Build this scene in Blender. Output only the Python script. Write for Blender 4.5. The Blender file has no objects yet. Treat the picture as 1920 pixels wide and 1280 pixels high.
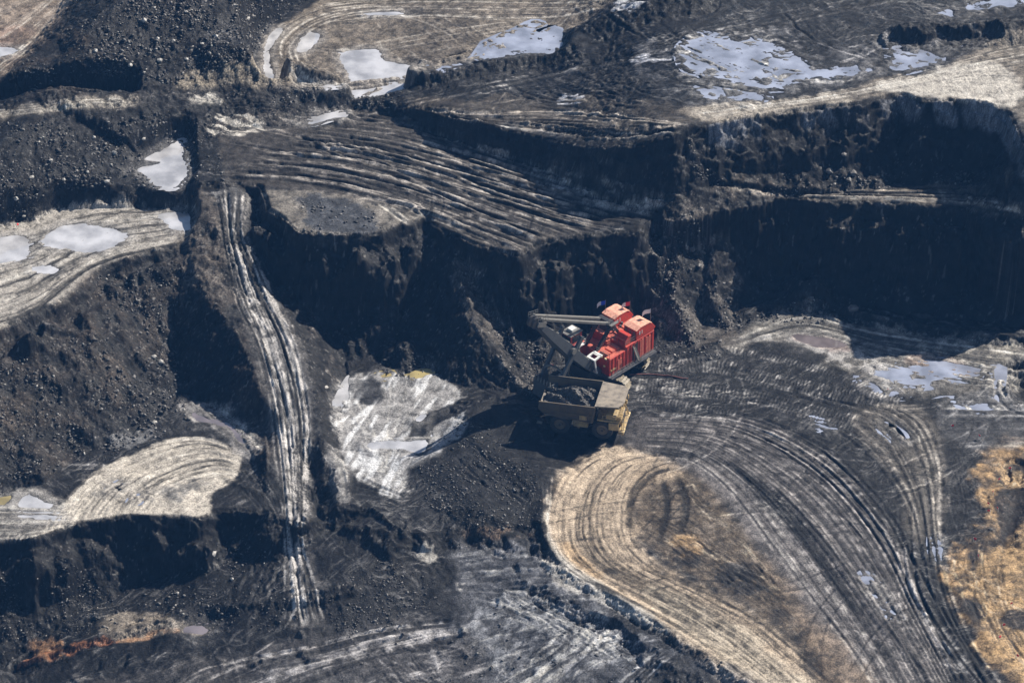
import bpy, bmesh, math, random
import numpy as np
from mathutils import Vector, Matrix

# ------------------------------------------------------------------ camera, sky, sun, exposure
SC = bpy.context.scene
COL = SC.collection
TILT = math.radians(35.0)
DIST = 560.0
HF = math.tan(math.radians(18.86) / 2)
CAMP = np.array([0.0, -DIST * math.cos(TILT), DIST * math.sin(TILT)])
cd = bpy.data.cameras.new('camera')
cam = bpy.data.objects.new('camera', cd)
COL.objects.link(cam)
cam.location = CAMP
cam.rotation_euler = (math.radians(90) - TILT, 0, 0)
cd.angle = 2 * math.atan(HF)
cd.clip_start = 1.0
cd.clip_end = 8000.0
SC.camera = cam

SUN_AZ = math.radians(33)      # direction towards the sun, measured from +x (picture right) to +y (away)
SUN_EL = math.radians(38)
sd = bpy.data.lights.new('sun', 'SUN')
sun = bpy.data.objects.new('sun', sd)
COL.objects.link(sun)
sd.energy = 5.0
sd.angle = math.radians(0.5)
sd.color = (1.0, 0.93, 0.84)
sv = Vector((math.cos(SUN_EL) * math.cos(SUN_AZ), math.cos(SUN_EL) * math.sin(SUN_AZ), math.sin(SUN_EL)))
sun.rotation_euler = sv.to_track_quat('Z', 'Y').to_euler()
sun.location = (100, 60, 200)

W = bpy.data.worlds.new('World')
SC.world = W
W.use_nodes = True
wn = W.node_tree
bg = wn.nodes['Background']
sky = wn.nodes.new('ShaderNodeTexSky')
sky.sky_type = 'NISHITA'
sky.sun_disc = False
sky.sun_elevation = SUN_EL
sky.sun_rotation = math.radians(90) - SUN_AZ
wn.links.new(sky.outputs[0], bg.inputs[0])
bg.inputs[1].default_value = 0.05
SC.view_settings.view_transform = 'Standard'
SC.view_settings.look = 'None'
SC.view_settings.gamma = 1.0
SC.view_settings.use_curve_mapping = False
SC.view_settings.exposure = 0.84
SC.cycles.volume_bounces = 0
SC.cycles.max_bounces = 6

hz = bpy.data.materials.new('haze'); hz.use_nodes = True
_t = hz.node_tree; _t.nodes.remove(_t.nodes['Principled BSDF'])
_v = _t.nodes.new('ShaderNodeVolumePrincipled')
_v.inputs['Color'].default_value = (0.14, 0.42, 1.0, 1); _v.inputs['Density'].default_value = 0.000085; _v.inputs['Anisotropy'].default_value = 0.0
_t.links.new(_v.outputs[0], _t.nodes['Material Output'].inputs['Volume'])
_bm = bmesh.new(); bmesh.ops.create_cube(_bm, size=1.0)
_me = bpy.data.meshes.new('haze'); _bm.to_mesh(_me); _bm.free(); _me.materials.append(hz)
haze = bpy.data.objects.new('haze', _me); COL.objects.link(haze); haze['kind'] = 'stuff'
haze.scale = (2600, 2600, 352); haze.location = (0, 0, 150)

# ------------------------------------------------------------------ helpers: projection, noise, polygons
FWD = np.array([0, math.cos(TILT), -math.sin(TILT)])
UPV = np.array([0, math.sin(TILT), math.cos(TILT)])


def ray(px, py):
    px = np.asarray(px, float); py = np.asarray(py, float)
    u = (px - 960) / 960 * HF; v = (640 - py) / 960 * HF
    return np.stack([u, FWD[1] + v * UPV[1], FWD[2] + v * UPV[2]], -1)


def at(px, py, z):
    """world x, y where the view line through a photo pixel meets height z"""
    d = ray(px, py)
    t = (np.asarray(z, float) - CAMP[2]) / d[..., 2]
    return CAMP[0] + d[..., 0] * t, CAMP[1] + d[..., 1] * t


RNG = np.random.RandomState(7)
TAB = RNG.rand(16, 256, 256).astype(np.float32)


def vn(x, y, s=0):
    """value noise 0..1, unit lattice"""
    xi = np.floor(x); yi = np.floor(y)
    fx = (x - xi).astype(np.float32); fy = (y - yi).astype(np.float32)
    xi = xi.astype(np.int64) & 255; yi = yi.astype(np.int64) & 255
    x1 = (xi + 1) & 255; y1 = (yi + 1) & 255
    fx = fx * fx * (3 - 2 * fx); fy = fy * fy * (3 - 2 * fy)
    t = TAB[s % 16]
    a = t[yi, xi]; b = t[yi, x1]; c = t[y1, xi]; d = t[y1, x1]
    a = a + (b - a) * fx; c = c + (d - c) * fx
    return a + (c - a) * fy


def fbm(x, y, scale, octs=4, s=0, gain=0.5):
    """roughly -1..1"""
    r = 0; a = 1.0; tot = 0
    for o in range(octs):
        ca, sa = math.cos(0.7 * o + s), math.sin(0.7 * o + s)
        f = 2.03 ** o / scale
        r = r + a * (vn((x * ca - y * sa) * f + 17.3 * o, (x * sa + y * ca) * f + 5.1 * s, s + o) - 0.5)
        tot += a; a *= gain
    return (r / tot * 2.6).astype(np.float32)


def ridged(x, y, scale, octs=3, s=0):
    r = 0; a = 1.0; tot = 0
    for o in range(octs):
        ca, sa = math.cos(0.9 * o + s), math.sin(0.9 * o + s)
        f = 2.1 ** o / scale
        n = vn((x * ca - y * sa) * f + 9.3 * o, (x * sa + y * ca) * f, s + o)
        r = r + a * (1 - np.abs(2 * n - 1)); tot += a; a *= 0.5
    return (r / tot).astype(np.float32)


def sst(a, b, x):
    t = np.clip((x - a) / (b - a), 0, 1)
    return t * t * (3 - 2 * t)


def segdist(X, Y, P, closed):
    """distance to a polyline and the value z interpolated along it; P is (n,3)"""
    P = np.asarray(P, float)
    n = len(P)
    best = np.full(X.shape, 1e9); bz = np.zeros(X.shape)
    for i in range(n if closed else n - 1):
        a = P[i]; b = P[(i + 1) % n]
        dx, dy = b[0] - a[0], b[1] - a[1]
        L = dx * dx + dy * dy + 1e-9
        t = np.clip(((X - a[0]) * dx + (Y - a[1]) * dy) / L, 0, 1)
        d = (X - a[0] - t * dx) ** 2 + (Y - a[1] - t * dy) ** 2
        m = d < best
        best = np.where(m, d, best)
        bz = np.where(m, a[2] + t * (b[2] - a[2]), bz)
    return np.sqrt(best), bz


def inside(X, Y, P):
    P = np.asarray(P, float); n = len(P)
    c = np.zeros(X.shape, bool)
    for i in range(n):
        x0, y0 = P[i][0], P[i][1]; x1, y1 = P[(i + 1) % n][0], P[(i + 1) % n][1]
        if y0 == y1: continue
        c ^= ((y0 > Y) != (y1 > Y)) & (X < (x1 - x0) * (Y - y0) / (y1 - y0) + x0)
    return c


def sdf(X, Y, P):
    """signed distance, positive inside"""
    d, _ = segdist(X, Y, P, True)
    return np.where(inside(X, Y, P), d, -d)


def smooth_line(P, n=8, closed=False):
    """Catmull-Rom through the points"""
    P = np.asarray(P, float); m = len(P); out = []
    rng = range(m) if closed else range(m - 1)
    for i in rng:
        if closed:
            p0, p1, p2, p3 = P[(i - 1) % m], P[i], P[(i + 1) % m], P[(i + 2) % m]
        else:
            p0, p1, p2, p3 = P[max(i - 1, 0)], P[i], P[i + 1], P[min(i + 2, m - 1)]
        for k in range(n):
            t = k / n
            out.append(0.5 * ((2 * p1) + (-p0 + p2) * t + (2 * p0 - 5 * p1 + 4 * p2 - p3) * t * t + (-p0 + 3 * p1 - 3 * p2 + p3) * t ** 3))
    if not closed: out.append(P[-1])
    return np.array(out)


# ------------------------------------------------------------------ the land: working grids
GX0, GX1, GY0, GY1 = -114.0, 114.0, -108.0, 104.0
DX = 0.16
NX = int((GX1 - GX0) / DX) + 1; NY = int((GY1 - GY0) / DX) + 1
gx = GX0 + DX * np.arange(NX); gy = GY0 + DX * np.arange(NY)
XX, YY = np.meshgrid(gx, gy)
CX, CY = np.meshgrid(np.arange(GX0, GX1 + 1), np.arange(GY0, GY1 + 1))
_fx = np.clip((gx - GX0), 0, CX.shape[1] - 1.001); _fy = np.clip((gy - GY0), 0, CX.shape[0] - 1.001)
_ix = _fx.astype(int); _iy = _fy.astype(int)
_tx = (_fx - _ix)[None, :]; _ty = (_fy - _iy)[:, None]


def up(C):
    """1 m grid -> full grid, bilinear"""
    A = C[_iy][:, _ix]; B = C[_iy][:, _ix + 1]; Cc = C[_iy + 1][:, _ix]; D = C[_iy + 1][:, _ix + 1]
    return ((A * (1 - _tx) + B * _tx) * (1 - _ty) + (Cc * (1 - _tx) + D * _tx) * _ty).astype(np.float32)


def wpoly(pts, z=None):
    """photo pixels (px, py[, z]) -> world points (x, y, z)"""
    out = []
    for p in pts:
        zz = p[2] if len(p) > 2 else z
        x, y = at(p[0], p[1], zz)
        out.append((float(x), float(y), float(zz)))
    return out


def sample(F, x, y):
    """bilinear look-up of a full grid field"""
    fx = np.clip((np.asarray(x) - GX0) / DX, 0, NX - 1.001); fy = np.clip((np.asarray(y) - GY0) / DX, 0, NY - 1.001)
    ix = fx.astype(int); iy = fy.astype(int); tx = fx - ix; ty = fy - iy
    return (F[iy, ix] * (1 - tx) + F[iy, ix + 1] * tx) * (1 - ty) + (F[iy + 1, ix] * (1 - tx) + F[iy + 1, ix + 1] * tx) * ty


# ------------------------------------------------------------------ the land: benches, walls, spoil ridges
def zU(x): return 17 + 3.0 * sst(5, -60, x)
def zT(x): return 19.5 + 2.5 * sst(-25, -7, x) + 8.0 * sst(2, 34, x)


w1 = fbm(XX, YY, 9, 4, 1)
w2 = fbm(XX, YY, 3.2, 3, 2)
w3 = ridged(XX, YY, 5.0, 3, 3)
w4 = ridged(XX, YY * 0.6, 2.3, 2, 6)
w5 = ridged(XX, YY, 13.0, 2, 2)


def falloff(d, steep, cliff, talus):
    """drop below the rim at distance d outside it: a steep face, then loose talus"""
    dc = cliff / steep
    return np.where(d < dc, d * steep, cliff + (d - dc) * talus)


def plateau(H, pts, top, steep, cliff, talus, wob=1.0, z=None, lim=None):
    P = wpoly(pts, z)
    S = up(sdf(CX, CY, P))
    S = S + wob * (0.9 * w1 + 0.35 * w2)
    out = np.maximum(-S, 0)
    out = np.maximum(out - wob * (1.8 * w3 + 0.9 * w4 + 3.0 * (w5 - 0.4)) * sst(0.1, 5, out), 0)
    h = top - falloff(out, steep, cliff, talus)
    if lim is not None: h = np.where(h > lim, h, -50)
    return np.maximum(H, h), S


def ridge(H, pts, flat, slope, wob=1.0, cut=60.0, lim=None):
    P = smooth_line(wpoly(pts), 4)
    d, z = segdist(CX, CY, P, False)
    d = up(d); z = up(z)
    d = np.maximum(d + wob * (0.5 * w1 + 0.25 * w2) - flat, 0)
    h = z - slope * d - np.maximum(d - cut, 0) * 2.0
    if lim is not None: h = np.where(h > lim, h, -50)
    return np.maximum(H, h)


# floor: smooth field through control points
ctrl = wpoly([(0, 1290, -14), (-150, 1200, -14), (300, 1230, -13.5), (560, 1220, -12.5), (720, 1190, -11), (650, 1090, -13.5), (900, 1160, -8),
              (1080, 1270, -6.5), (1350, 1330, -4.5), (860, 1050, -4.0), (960, 1020, -2.0), (800, 1120, -8), (1000, 1130, -4.5), (1200, 1200, -3.5)])
num = np.zeros(CX.shape); den = np.zeros(CX.shape)
for x, y, z in ctrl:
    w = 1 / ((CX - x) ** 2 + (CY - y) ** 2 + 40) ** 1.6
    num += w * z; den += w
H = up(num / den)

# floor level of the shovel and the swirl bench
low = np.minimum(H, 0)
H, S5 = plateau(H, [(-300, 1030), (0, 1012), (60, 1010), (140, 985), (230, 967), (300, 970), (380, 973), (405, 957), (450, 955), (505, 962), (560, 985), (600, 962), (640, 950),
                    (705, 955), (742, 985), (760, 1000), (700, 600), (300, 400), (-300, 400)], 0.0, 3.0, 9.5, 0.62, 1.0, 0)
H, S6 = plateau(H, [(742, 960), (790, 965), (850, 960), (900, 960), (960, 985), (1020, 985), (1030, 1030), (1080, 1080), (1160, 1130), (1250, 1185), (1330, 1240), (1410, 1290), (1500, 1400),
                    (2400, 1500), (2400, 300), (700, 300), (700, 800)], 0.0, 0.42, 2.0, 0.2, 1.0, 0)
# long loose slope, left bench
H, SL = plateau(H, [(352, 380), (347, 440), (335, 462), (300, 466), (240, 482), (178, 505), (165, 530), (125, 558), (60, 590), (0, 612), (-80, 650), (-400, 800), (-600, 200), (352, 200)],
                15.5, 2.4, 3.4, 0.66, 1.1, 15.5)
# puddle bench above it
H, S4 = plateau(H, [(85, 372), (115, 360), (200, 364), (300, 362), (352, 356), (420, 345), (430, 200), (300, 100), (-600, 100), (-600, 430), (0, 430)], 18.5, 1.5, 3, 0.7, 0.5, 18.5, 15.3)
# upper bench
UP = [(330, 330), (345, 345), (420, 350), (484, 357), (500, 397), (530, 415), (560, 440), (640, 443), (705, 440), (745, 422), (800, 408), (832, 430), (900, 460), (975, 479), (1012, 456),
      (1090, 438), (1200, 430), (1240, 396), (1300, 362), (1380, 366), (1560, 374), (1700, 379), (1800, 388), (1860, 402), (1960, 412), (2500, 420), (2500, 0), (330, 0)]
UPz = [(p[0], p[1], 19.0 - 2.0 * min(1, max(0, (p[0] - 350) / 600))) for p in UP]
H, SU = plateau(H, UPz, zU(XX), 3.2, 13.5, 0.8, 1.0)
TP = [(745, 205), (800, 213), (860, 226), (990, 252), (1070, 266), (1130, 268), (1200, 262), (1262, 252), (1285, 240), (1345, 231), (1420, 216), (1560, 196), (1620, 191), (1652, 182),
      (1692, 174), (1722, 186), (1800, 186), (1850, 191), (1896, 208), (1904, 232), (1932, 290), (2500, 320), (2500, -300), (380, -300), (380, 120), (640, 190)]
TPz = [(p[0], p[1], float(zT((p[0] - 960) / 8.95))) for p in TP]
H, ST = plateau(H, TPz, zT(XX), 2.9, 9.5, 0.8, 0.55, None, 16.6)

# the central spine with the ramp, spurs and cones
SPINE = [(400, 335, 19.3), (408, 400, 18.2), (414, 470, 15.2), (440, 540, 12), (486, 610, 9.0), (524, 690, 6.2), (543, 770, 3.6), (552, 850, 1.6), (555, 930, 0.2), (560, 985, -1.2),
         (568, 1060, -6), (580, 1190, -12.5)]
H = ridge(H, SPINE, 4.9, 0.85, 0.6)
H = ridge(H, [(840, 430, 17), (868, 520, 12.5), (900, 610, 7.5), (950, 680, 3.5), (1000, 735, 0.5)], 0.5, 0.85, 1.8)
H = ridge(H, [(935, 478, 16), (945, 560, 9.5), (965, 640, 4), (985, 700, 1)], 0.2, 1.0, 1.0)
H = ridge(H, [(1300, 380, 16.2), (1275, 450, 12.3), (1262, 530, 7.5), (1290, 610, 2.5), (1310, 660, 0)], 0.5, 1.05, 2.0)
H = ridge(H, [(1345, 374, 16.8), (1340, 440, 12.2), (1335, 530, 6), (1360, 600, 1)], 0.3, 1.15, 2.0)
H = ridge(H, [(1292, 262, 28), (1308, 310, 21.5), (1360, 335, 18.6), (1440, 350, 17.6), (1520, 360, 17.2)], 0.3, 1.5, 0.9, 60, 16.8)
H = ridge(H, [(1560, 290, 21.5), (1590, 325, 18.0), (1600, 345, 17)], 0.2, 0.8, 0.9, 60, 16.5)
H = ridge(H, [(532, 540, 9.5), (570, 600, 6.5), (610, 655, 3), (645, 695, 0.3)], 0.2, 0.72, 0.6)
H = ridge(H, [(760, 640, 3.4), (765, 690, 0.8)], 0.5, 0.62, 0.8)
H = ridge(H, [(150, 1012, -2.2), (140, 1075, -7), (90, 1170, -12.6)], 0.3, 0.6, 1.0)
H = ridge(H, [(642, 1062, -9.5), (645, 1085, -10.5)], 1.6, 0.9, 0.5)
H = ridge(H, [(285, 1148, -11.7), (300, 1160, -12.2)], 0.3, 0.4, 0.5)
# spoil hills at the top left
H = ridge(H, [(-200, 150, 33), (0, 205, 27.5), (45, 150, 29.5), (140, 75, 31.5), (215, 10, 33.5), (300, -60, 36), (500, -200, 38)], 0.3, 0.37, 1.6, 48, 15.4)
H = ridge(H, [(-150, 230, 29), (0, 236, 26.5), (60, 215, 26.3), (125, 262, 23.5), (200, 300, 20.5)], 0.3, 0.3, 1.4, 38, 15.4)
H = ridge(H, [(245, 172, 22.2), (290, 172, 22.0)], 1.0, 0.8, 0.5)

# falls to the tan track beyond the first hill
def berm(pts, z, amp, width, power=1.0):
    d, _ = segdist(CX, CY, wpoly(smooth_line(pts, 5), z), False)
    d = up(d) + 0.35 * w2 + 0.25 * w1
    return amp * np.clip(1 - np.maximum(d, 0) / width, 0, 1) ** power


def zt(px): return float(zT((px - 960) / 8.95))
for pts, amp, wd in [([(420, 168), (500, 172), (560, 172), (640, 180), (720, 160), (850, 128), (950, 108), (1060, 85), (1120, 55), (1200, 20), (1300, 5)], 2.6, 5.5),
                     ([(700, 185), (800, 160), (900, 135), (1000, 118), (1080, 100)], 1.6, 5.0),
                     ([(1690, 75), (1750, 68), (1840, 70), (1950, 55)], 3.2, 4.5),
                     ([(760, 196), (850, 205), (1000, 225), (1150, 235), (1290, 240)], 0.8, 3.0)]:
    P3 = [(p[0], p[1], zt(p[0])) for p in pts]
    d, _ = segdist(CX, CY, wpoly(smooth_line(P3, 5)), False)
    d = np.maximum(up(d) + 0.5 * w2 + 0.4 * w1, 0)
    H = H + amp * np.clip(1 - d / wd, 0, 1)
for pts, z, amp, wd in [([(1400, 592), (1450, 575), (1520, 566), (1560, 580), (1640, 600), (1760, 620), (1930, 640)], 0, 1.3, 2.5),
                        ([(1505, 568), (1525, 560), (1545, 572)], 0, 1.6, 2.2),
                        ([(1270, 700), (1330, 660), (1400, 625), (1440, 630)], 0, 0.7, 2.5),
                        ([(880, 800), (900, 850), (960, 880), (1010, 900)], 0, 1.8, 7),
                        ([(800, 860), (850, 900), (900, 960)], 0, 1.5, 7),
                        ([(895, 772), (940, 770), (980, 790), (1010, 830)], 0, 1.5, 5),
                        ([(610, 850), (640, 900), (645, 945)], 0, 0.9, 2.5),
                        ([(0, 1200), (100, 1195), (180, 1185)], -14, 1.0, 3.5),
                        ([(40, 1245), (200, 1215), (400, 1195), (520, 1195), (660, 1185)], -13.5, 0.9, 2.2),
                        ([(1020, 960), (1015, 1010), (1060, 1075), (1160, 1130), (1290, 1215), (1420, 1290)], -1, 0.7, 2.2),
                        ([(1790, 1100), (1830, 1170), (1900, 1260), (1950, 1300)], 0, 0.6, 2.0),
                        ([(1380, 870), (1500, 960), (1600, 1090), (1700, 1220), (1760, 1290)], 0, 0.5, 1.6),
                        ([(240, 900), (300, 905), (330, 930)], 0, 0.4, 3)]:
    H = H + berm(pts, z, amp, wd)
# hollows
for pts, z, amp, wd in [([(120, 120), (60, 160), (0, 215), (-60, 250)], 27, 2.0, 5),
                        ([(585, 860), (590, 920), (600, 960)], 0, 2.5, 3.5),
                        ([(1915, 700), (1930, 740)], 0, 3.0, 4.5),
                        ([(1905, 870), (1900, 960), (1880, 1030)], 0, 0.9, 2.5)]:
    H = H - berm(pts, z, amp, wd)
# the tan track beyond the crest of the first hill
mTan = sst(-2.5, 2.5, up(sdf(CX, CY, wpoly([(-80, -80), (165, -80), (125, 20), (75, 85), (0, 148), (-80, 200)], 26.5))) + 0.4 * w1)
H = H * (1 - mTan) + 26.5 * mTan
for pts, lv in (([(482, 62), (560, 0), (660, -60), (1130, -60), (1110, 25), (900, 85), (760, 142), (600, 165), (480, 150), (465, 110)], None),
                ([(-80, 448), (60, 408), (115, 390), (348, 384), (346, 440), (240, 470), (160, 500), (100, 545), (-80, 610)], 15.5),
                ([(-80, 215), (60, 200), (250, 186), (250, 202), (60, 216), (-80, 232)], 21.3),
                ([(260, 300), (320, 262), (350, 255), (355, 330), (330, 355), (290, 352)], 18.5)):
    P3 = [(p[0], p[1], zt(p[0]) if lv is None else lv) for p in pts]
    mk = sst(-2.2, 0.6, up(sdf(CX, CY, wpoly(P3))) + 0.5 * w1)
    H = H * (1 - mk) + (zT(XX) if lv is None else lv) * mk
print('macro done')
# ------------------------------------------------------------------ fine relief and ground colour
def blur(F, sig):
    s = sig / DX; r = int(math.ceil(2.6 * s)); k = np.exp(-0.5 * (np.arange(-r, r + 1) / s) ** 2); k /= k.sum()
    G = np.zeros_like(F)
    for i, w in enumerate(k): G += np.float32(w) * np.roll(F, i - r, 1)
    O = np.zeros_like(F)
    for i, w in enumerate(k): O += np.float32(w) * np.roll(G, i - r, 0)
    return O


H = H.astype(np.float32)
_g = np.gradient(H, DX); _s = np.sqrt(_g[0] ** 2 + _g[1] ** 2)
_k = 1 - sst(1.2, 2.0, blur(_s, 0.5))
H = H * (1 - _k) + blur(H, 0.4) * _k
MZ = H.copy()                      # the broad shape, kept for placing things
gyy, gxx = np.gradient(MZ, DX)
SLOPE = np.sqrt(gxx ** 2 + gyy ** 2)
steep = sst(1.1, 1.9, SLOPE)
slopy = sst(0.25, 0.42, SLOPE)

CH = MZ[::3, ::3]


def ground(px, py):
    """where the view line through a photo pixel first meets the land (x, y, z)"""
    d = ray(px, py); shp = d.shape[:-1]; d = d.reshape(-1, 3)
    t0 = (42 - CAMP[2]) / d[:, 2]; t1 = (-22 - CAMP[2]) / d[:, 2]
    hit = np.full(len(d), np.nan); prev = t0.copy()
    for k in range(1, 161):
        t = t0 + (t1 - t0) * k / 160
        z = CAMP[2] + d[:, 2] * t
        g = sample(MZ, d[:, 0] * t, CAMP[1] + d[:, 1] * t)
        m = np.isnan(hit) & (z <= g)
        hit[m] = t[m]; prev[m] = (t0 + (t1 - t0) * (k - 1) / 160)[m]
    hit = np.where(np.isnan(hit), t1, hit)
    a, b = prev, hit
    for _ in range(7):
        c = (a + b) / 2
        z = CAMP[2] + d[:, 2] * c
        below = z <= sample(MZ, d[:, 0] * c, CAMP[1] + d[:, 1] * c)
        b = np.where(below, c, b); a = np.where(below, a, c)
    x = d[:, 0] * b; y = CAMP[1] + d[:, 1] * b
    return np.stack([x, y, sample(MZ, x, y)], -1).reshape(shp + (3,))


def gpoly(pts, closed=True, n=4):
    P = smooth_line(pts, n, closed) if n > 1 else np.array(pts, float)
    return ground(P[:, 0], P[:, 1])


def area(pts, edge=1.2, soft=0.8, n=3):
    """0..1 mask of a patch whose outline is given in photo pixels"""
    S = up(sdf(CX, CY, gpoly(pts, True, n)))
    S = S + edge * (0.9 * w1 + 0.8 * w2) + edge * 0.5 * fine1
    return sst(-soft, soft, S).astype(np.float32)


fine1 = fbm(XX, YY, 1.3, 3, 4)
fine2 = fbm(XX, YY, 0.7, 2, 6)
fine3 = RNG.rand(NY, NX).astype(np.float32) * 2 - 1
big = fbm(XX, YY, 22, 3, 9)


def lane(ang, la, lc, s=0, wob=1.0):
    """stretched noise 0..1 running in direction ang (degrees from +x)"""
    a = math.radians(ang)
    xw = XX + wob * w1; yw = YY + wob * w2
    u = xw * math.cos(a) + yw * math.sin(a); v = -xw * math.sin(a) + yw * math.cos(a)
    n = vn(u / la, v / lc, s) * 0.6 + vn(u / la * 2.1 + 7, v / lc * 2.3, s + 1) * 0.4
    return n


def c3(r, g, b): return np.array([r, g, b], np.float32)


BIT = c3(0.0098, 0.0105, 0.0128)      # oily sand, nearly black
DUST = c3(0.044, 0.043, 0.046)     # dried grey-brown crust
PALE = c3(0.34, 0.32, 0.285)       # pale clay
TAN = c3(0.33, 0.265, 0.195)
OCHRE = c3(0.24, 0.155, 0.075)
BROWN = c3(0.021, 0.019, 0.0185)
BLUEG = c3(0.115, 0.118, 0.13)
ALB = np.empty((NY, NX, 3), np.float32)
ALB[:] = BIT
ROU = np.full((NY, NX), 0.75, np.float32)


def mixc(mask, col):
    m = mask[..., None]
    ALB[:] = ALB * (1 - m) + col * m


# base variation
mixc(np.clip(0.30 + 0.40 * w1 + 0.3 * fine1, 0, 1) * 0.5, DUST)
mixc(slopy * np.clip(0.55 + 0.4 * big + 0.25 * w2, 0, 1), BROWN)

# broken streaks of dried crust over the trafficked flats
flat = 1 - slopy
for ang_, s_, k_ in ((-22, 3, 0.55), (18, 6, 0.5), (-60, 9, 0.35), (48, 12, 0.35)):
    reg = sst(0.42, 0.62, vn(XX / 17 + s_, YY / 17, s_ + 2))
    st = sst(0.52, 0.74, lane(ang_, 3.5, 0.33, s_, 1.2)) * sst(0.3, 0.6, vn(XX / 3.2, YY / 3.2 + s_, s_ + 1))
    mixc(flat * st * reg * k_, c3(0.17, 0.165, 0.16))
# coloured ground patches ------------------------------------------------------
def patch(pts, col, k=1.0, edge=1.2, soft=0.8, br=None, lo=0.35, hi=0.6, n=3):
    m = area(pts, edge, soft, n) * k
    if br is not None: m = m * sst(lo, hi, br)
    mixc(m, col)
    return m


blot = np.clip(0.5 + 0.5 * w2 + 0.3 * fine1, 0, 1)
# upper bench and the level above it
mU = area([(400, 220), (640, 190), (770, 210), (960, 285), (1285, 362), (1240, 392), (1090, 436), (1010, 455), (978, 476), (900, 458), (800, 405), (640, 370), (420, 345)], 0.6, 0.6, 1)
mixc(mU * 0.8, c3(0.065, 0.057, 0.050))
patch([(495, 358), (640, 365), (720, 390), (800, 405), (745, 420), (705, 436), (640, 440), (560, 436), (505, 395)], c3(0.15, 0.135, 0.115), 0.8, 0.8, 0.8)
patch([(560, 370), (640, 372), (690, 405), (700, 435), (600, 425), (575, 395)], c3(0.05, 0.055, 0.065), 0.9, 1.4, 0.8)
patch([(460, 160), (495, 70), (590, 0), (640, -60), (1180, -60), (1120, 25), (1050, 62), (900, 95), (780, 138), (700, 160), (560, 165)], c3(0.145, 0.122, 0.096), 0.85, 1.0, 1.0)
patch([(330, 160), (420, 125), (490, 120), (560, 150), (420, 165)], c3(0.17, 0.145, 0.11), 0.8, 1.2, 1.0)
patch([(700, 205), (760, 190), (900, 180), (1100, 180), (1290, 200), (1290, 238), (1100, 255), (900, 225)], c3(0.085, 0.072, 0.058), 0.7, 1.5, 1.2)
patch([(1290, 60), (1450, 50), (1620, 100), (1720, 50), (1800, 130), (1660, 150), (1480, 190), (1300, 200), (1180, 110)], c3(0.09, 0.09, 0.095), 0.6, 2.5, 1.5, blot)
patch([(1280, 205), (1400, 190), (1560, 172), (1680, 140), (1760, 130), (1900, 60), (1960, 60), (1960, 240), (1896, 208), (1850, 191), (1720, 186), (1652, 182), (1560, 196), (1420, 216), (1340, 235)],
      c3(0.15, 0.13, 0.105), 0.85, 0.9, 0.8)
patch([(1640, 165), (1700, 145), (1800, 120), (1880, 120), (1915, 170), (1890, 205), (1800, 184), (1720, 184)], PALE, 0.7, 1.0, 1.0)
patch([(1300, 205), (1400, 195), (1540, 180), (1600, 190), (1420, 214), (1340, 232)], c3(0.24, 0.215, 0.18), 0.6, 1.0, 0.8)
for q_ in ([(1148, 28), (1165, 0), (1222, -6), (1192, 20), (1162, 32)], [(1180, 110), (1240, 103), (1275, 112), (1240, 122), (1190, 120)], [(1035, 187), (1075, 176), (1090, 190), (1060, 199)]):
    patch(q_, c3(0.42, 0.43, 0.47), 0.9, 1.0, 0.4, lane(-20, 4, 0.5, 7), 0.35, 0.6)
patch([(380, 225), (420, 200), (520, 215), (560, 225), (480, 250), (400, 262)], PALE, 0.8, 1.2, 0.8, lane(-8, 5, 0.8, 2), 0.45, 0.65)
patch([(360, 190), (410, 170), (420, 195)], PALE, 0.6, 0.8, 0.6)
patch([(-20, 205), (120, 190), (250, 178), (250, 200), (120, 210), (-20, 225)], c3(0.13, 0.115, 0.095), 0.8, 0.6, 0.8)
patch([(-60, -60), (150, -60), (120, 30), (70, 90), (0, 150), (-60, 190)], c3(0.17, 0.135, 0.105), 0.9, 0.6, 1.0)
patch([(-60, 60), (50, 50), (60, 75), (-60, 110)], c3(0.20, 0.14, 0.11), 0.7, 0.6, 1.0)
# strip bench under the upper wall
patch([(1310, 330), (1450, 350), (1640, 352), (1800, 350), (1940, 350), (1940, 410), (1800, 386), (1600, 376), (1400, 366), (1330, 362)], c3(0.10, 0.085, 0.068), 0.8, 1.2, 0.8)
# left bench
patch([(-60, 450), (60, 405), (110, 385), (350, 392), (345, 455), (300, 466), (240, 480), (178, 503), (125, 556), (60, 588), (-60, 625)], c3(0.24, 0.222, 0.195), 0.85, 0.8, 0.8, None)
# whitish floor in the alcove
mC = area([(630, 745), (650, 705), (720, 695), (830, 700), (870, 740), (875, 800), (820, 850), (770, 880), (740, 930), (690, 905), (650, 870), (625, 800)], 0.8, 0.8)
mixc(mC * 0.9, c3(0.20, 0.195, 0.19))
mixc(mC * sst(0.45, 0.7, lane(72, 6, 1.1, 3)) * 0.9, c3(0.47, 0.475, 0.48))
patch([(650, 715), (700, 705), (730, 740), (700, 765), (665, 750)], BIT * 2, 0.8, 0.8, 0.6)
patch([(770, 800), (800, 775), (870, 745), (880, 765), (815, 800), (800, 850), (770, 840)], BIT, 0.9, 0.5, 0.4)
patch([(610, 840), (640, 850), (655, 930), (640, 945), (620, 920)], c3(0.15, 0.145, 0.14), 0.7, 0.8, 0.6)
patch([(1000, 800), (960, 760), (900, 740), (800, 860), (860, 960), (1000, 960)], BIT * 1.3, 0.6, 1.5, 1.5)
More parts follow.
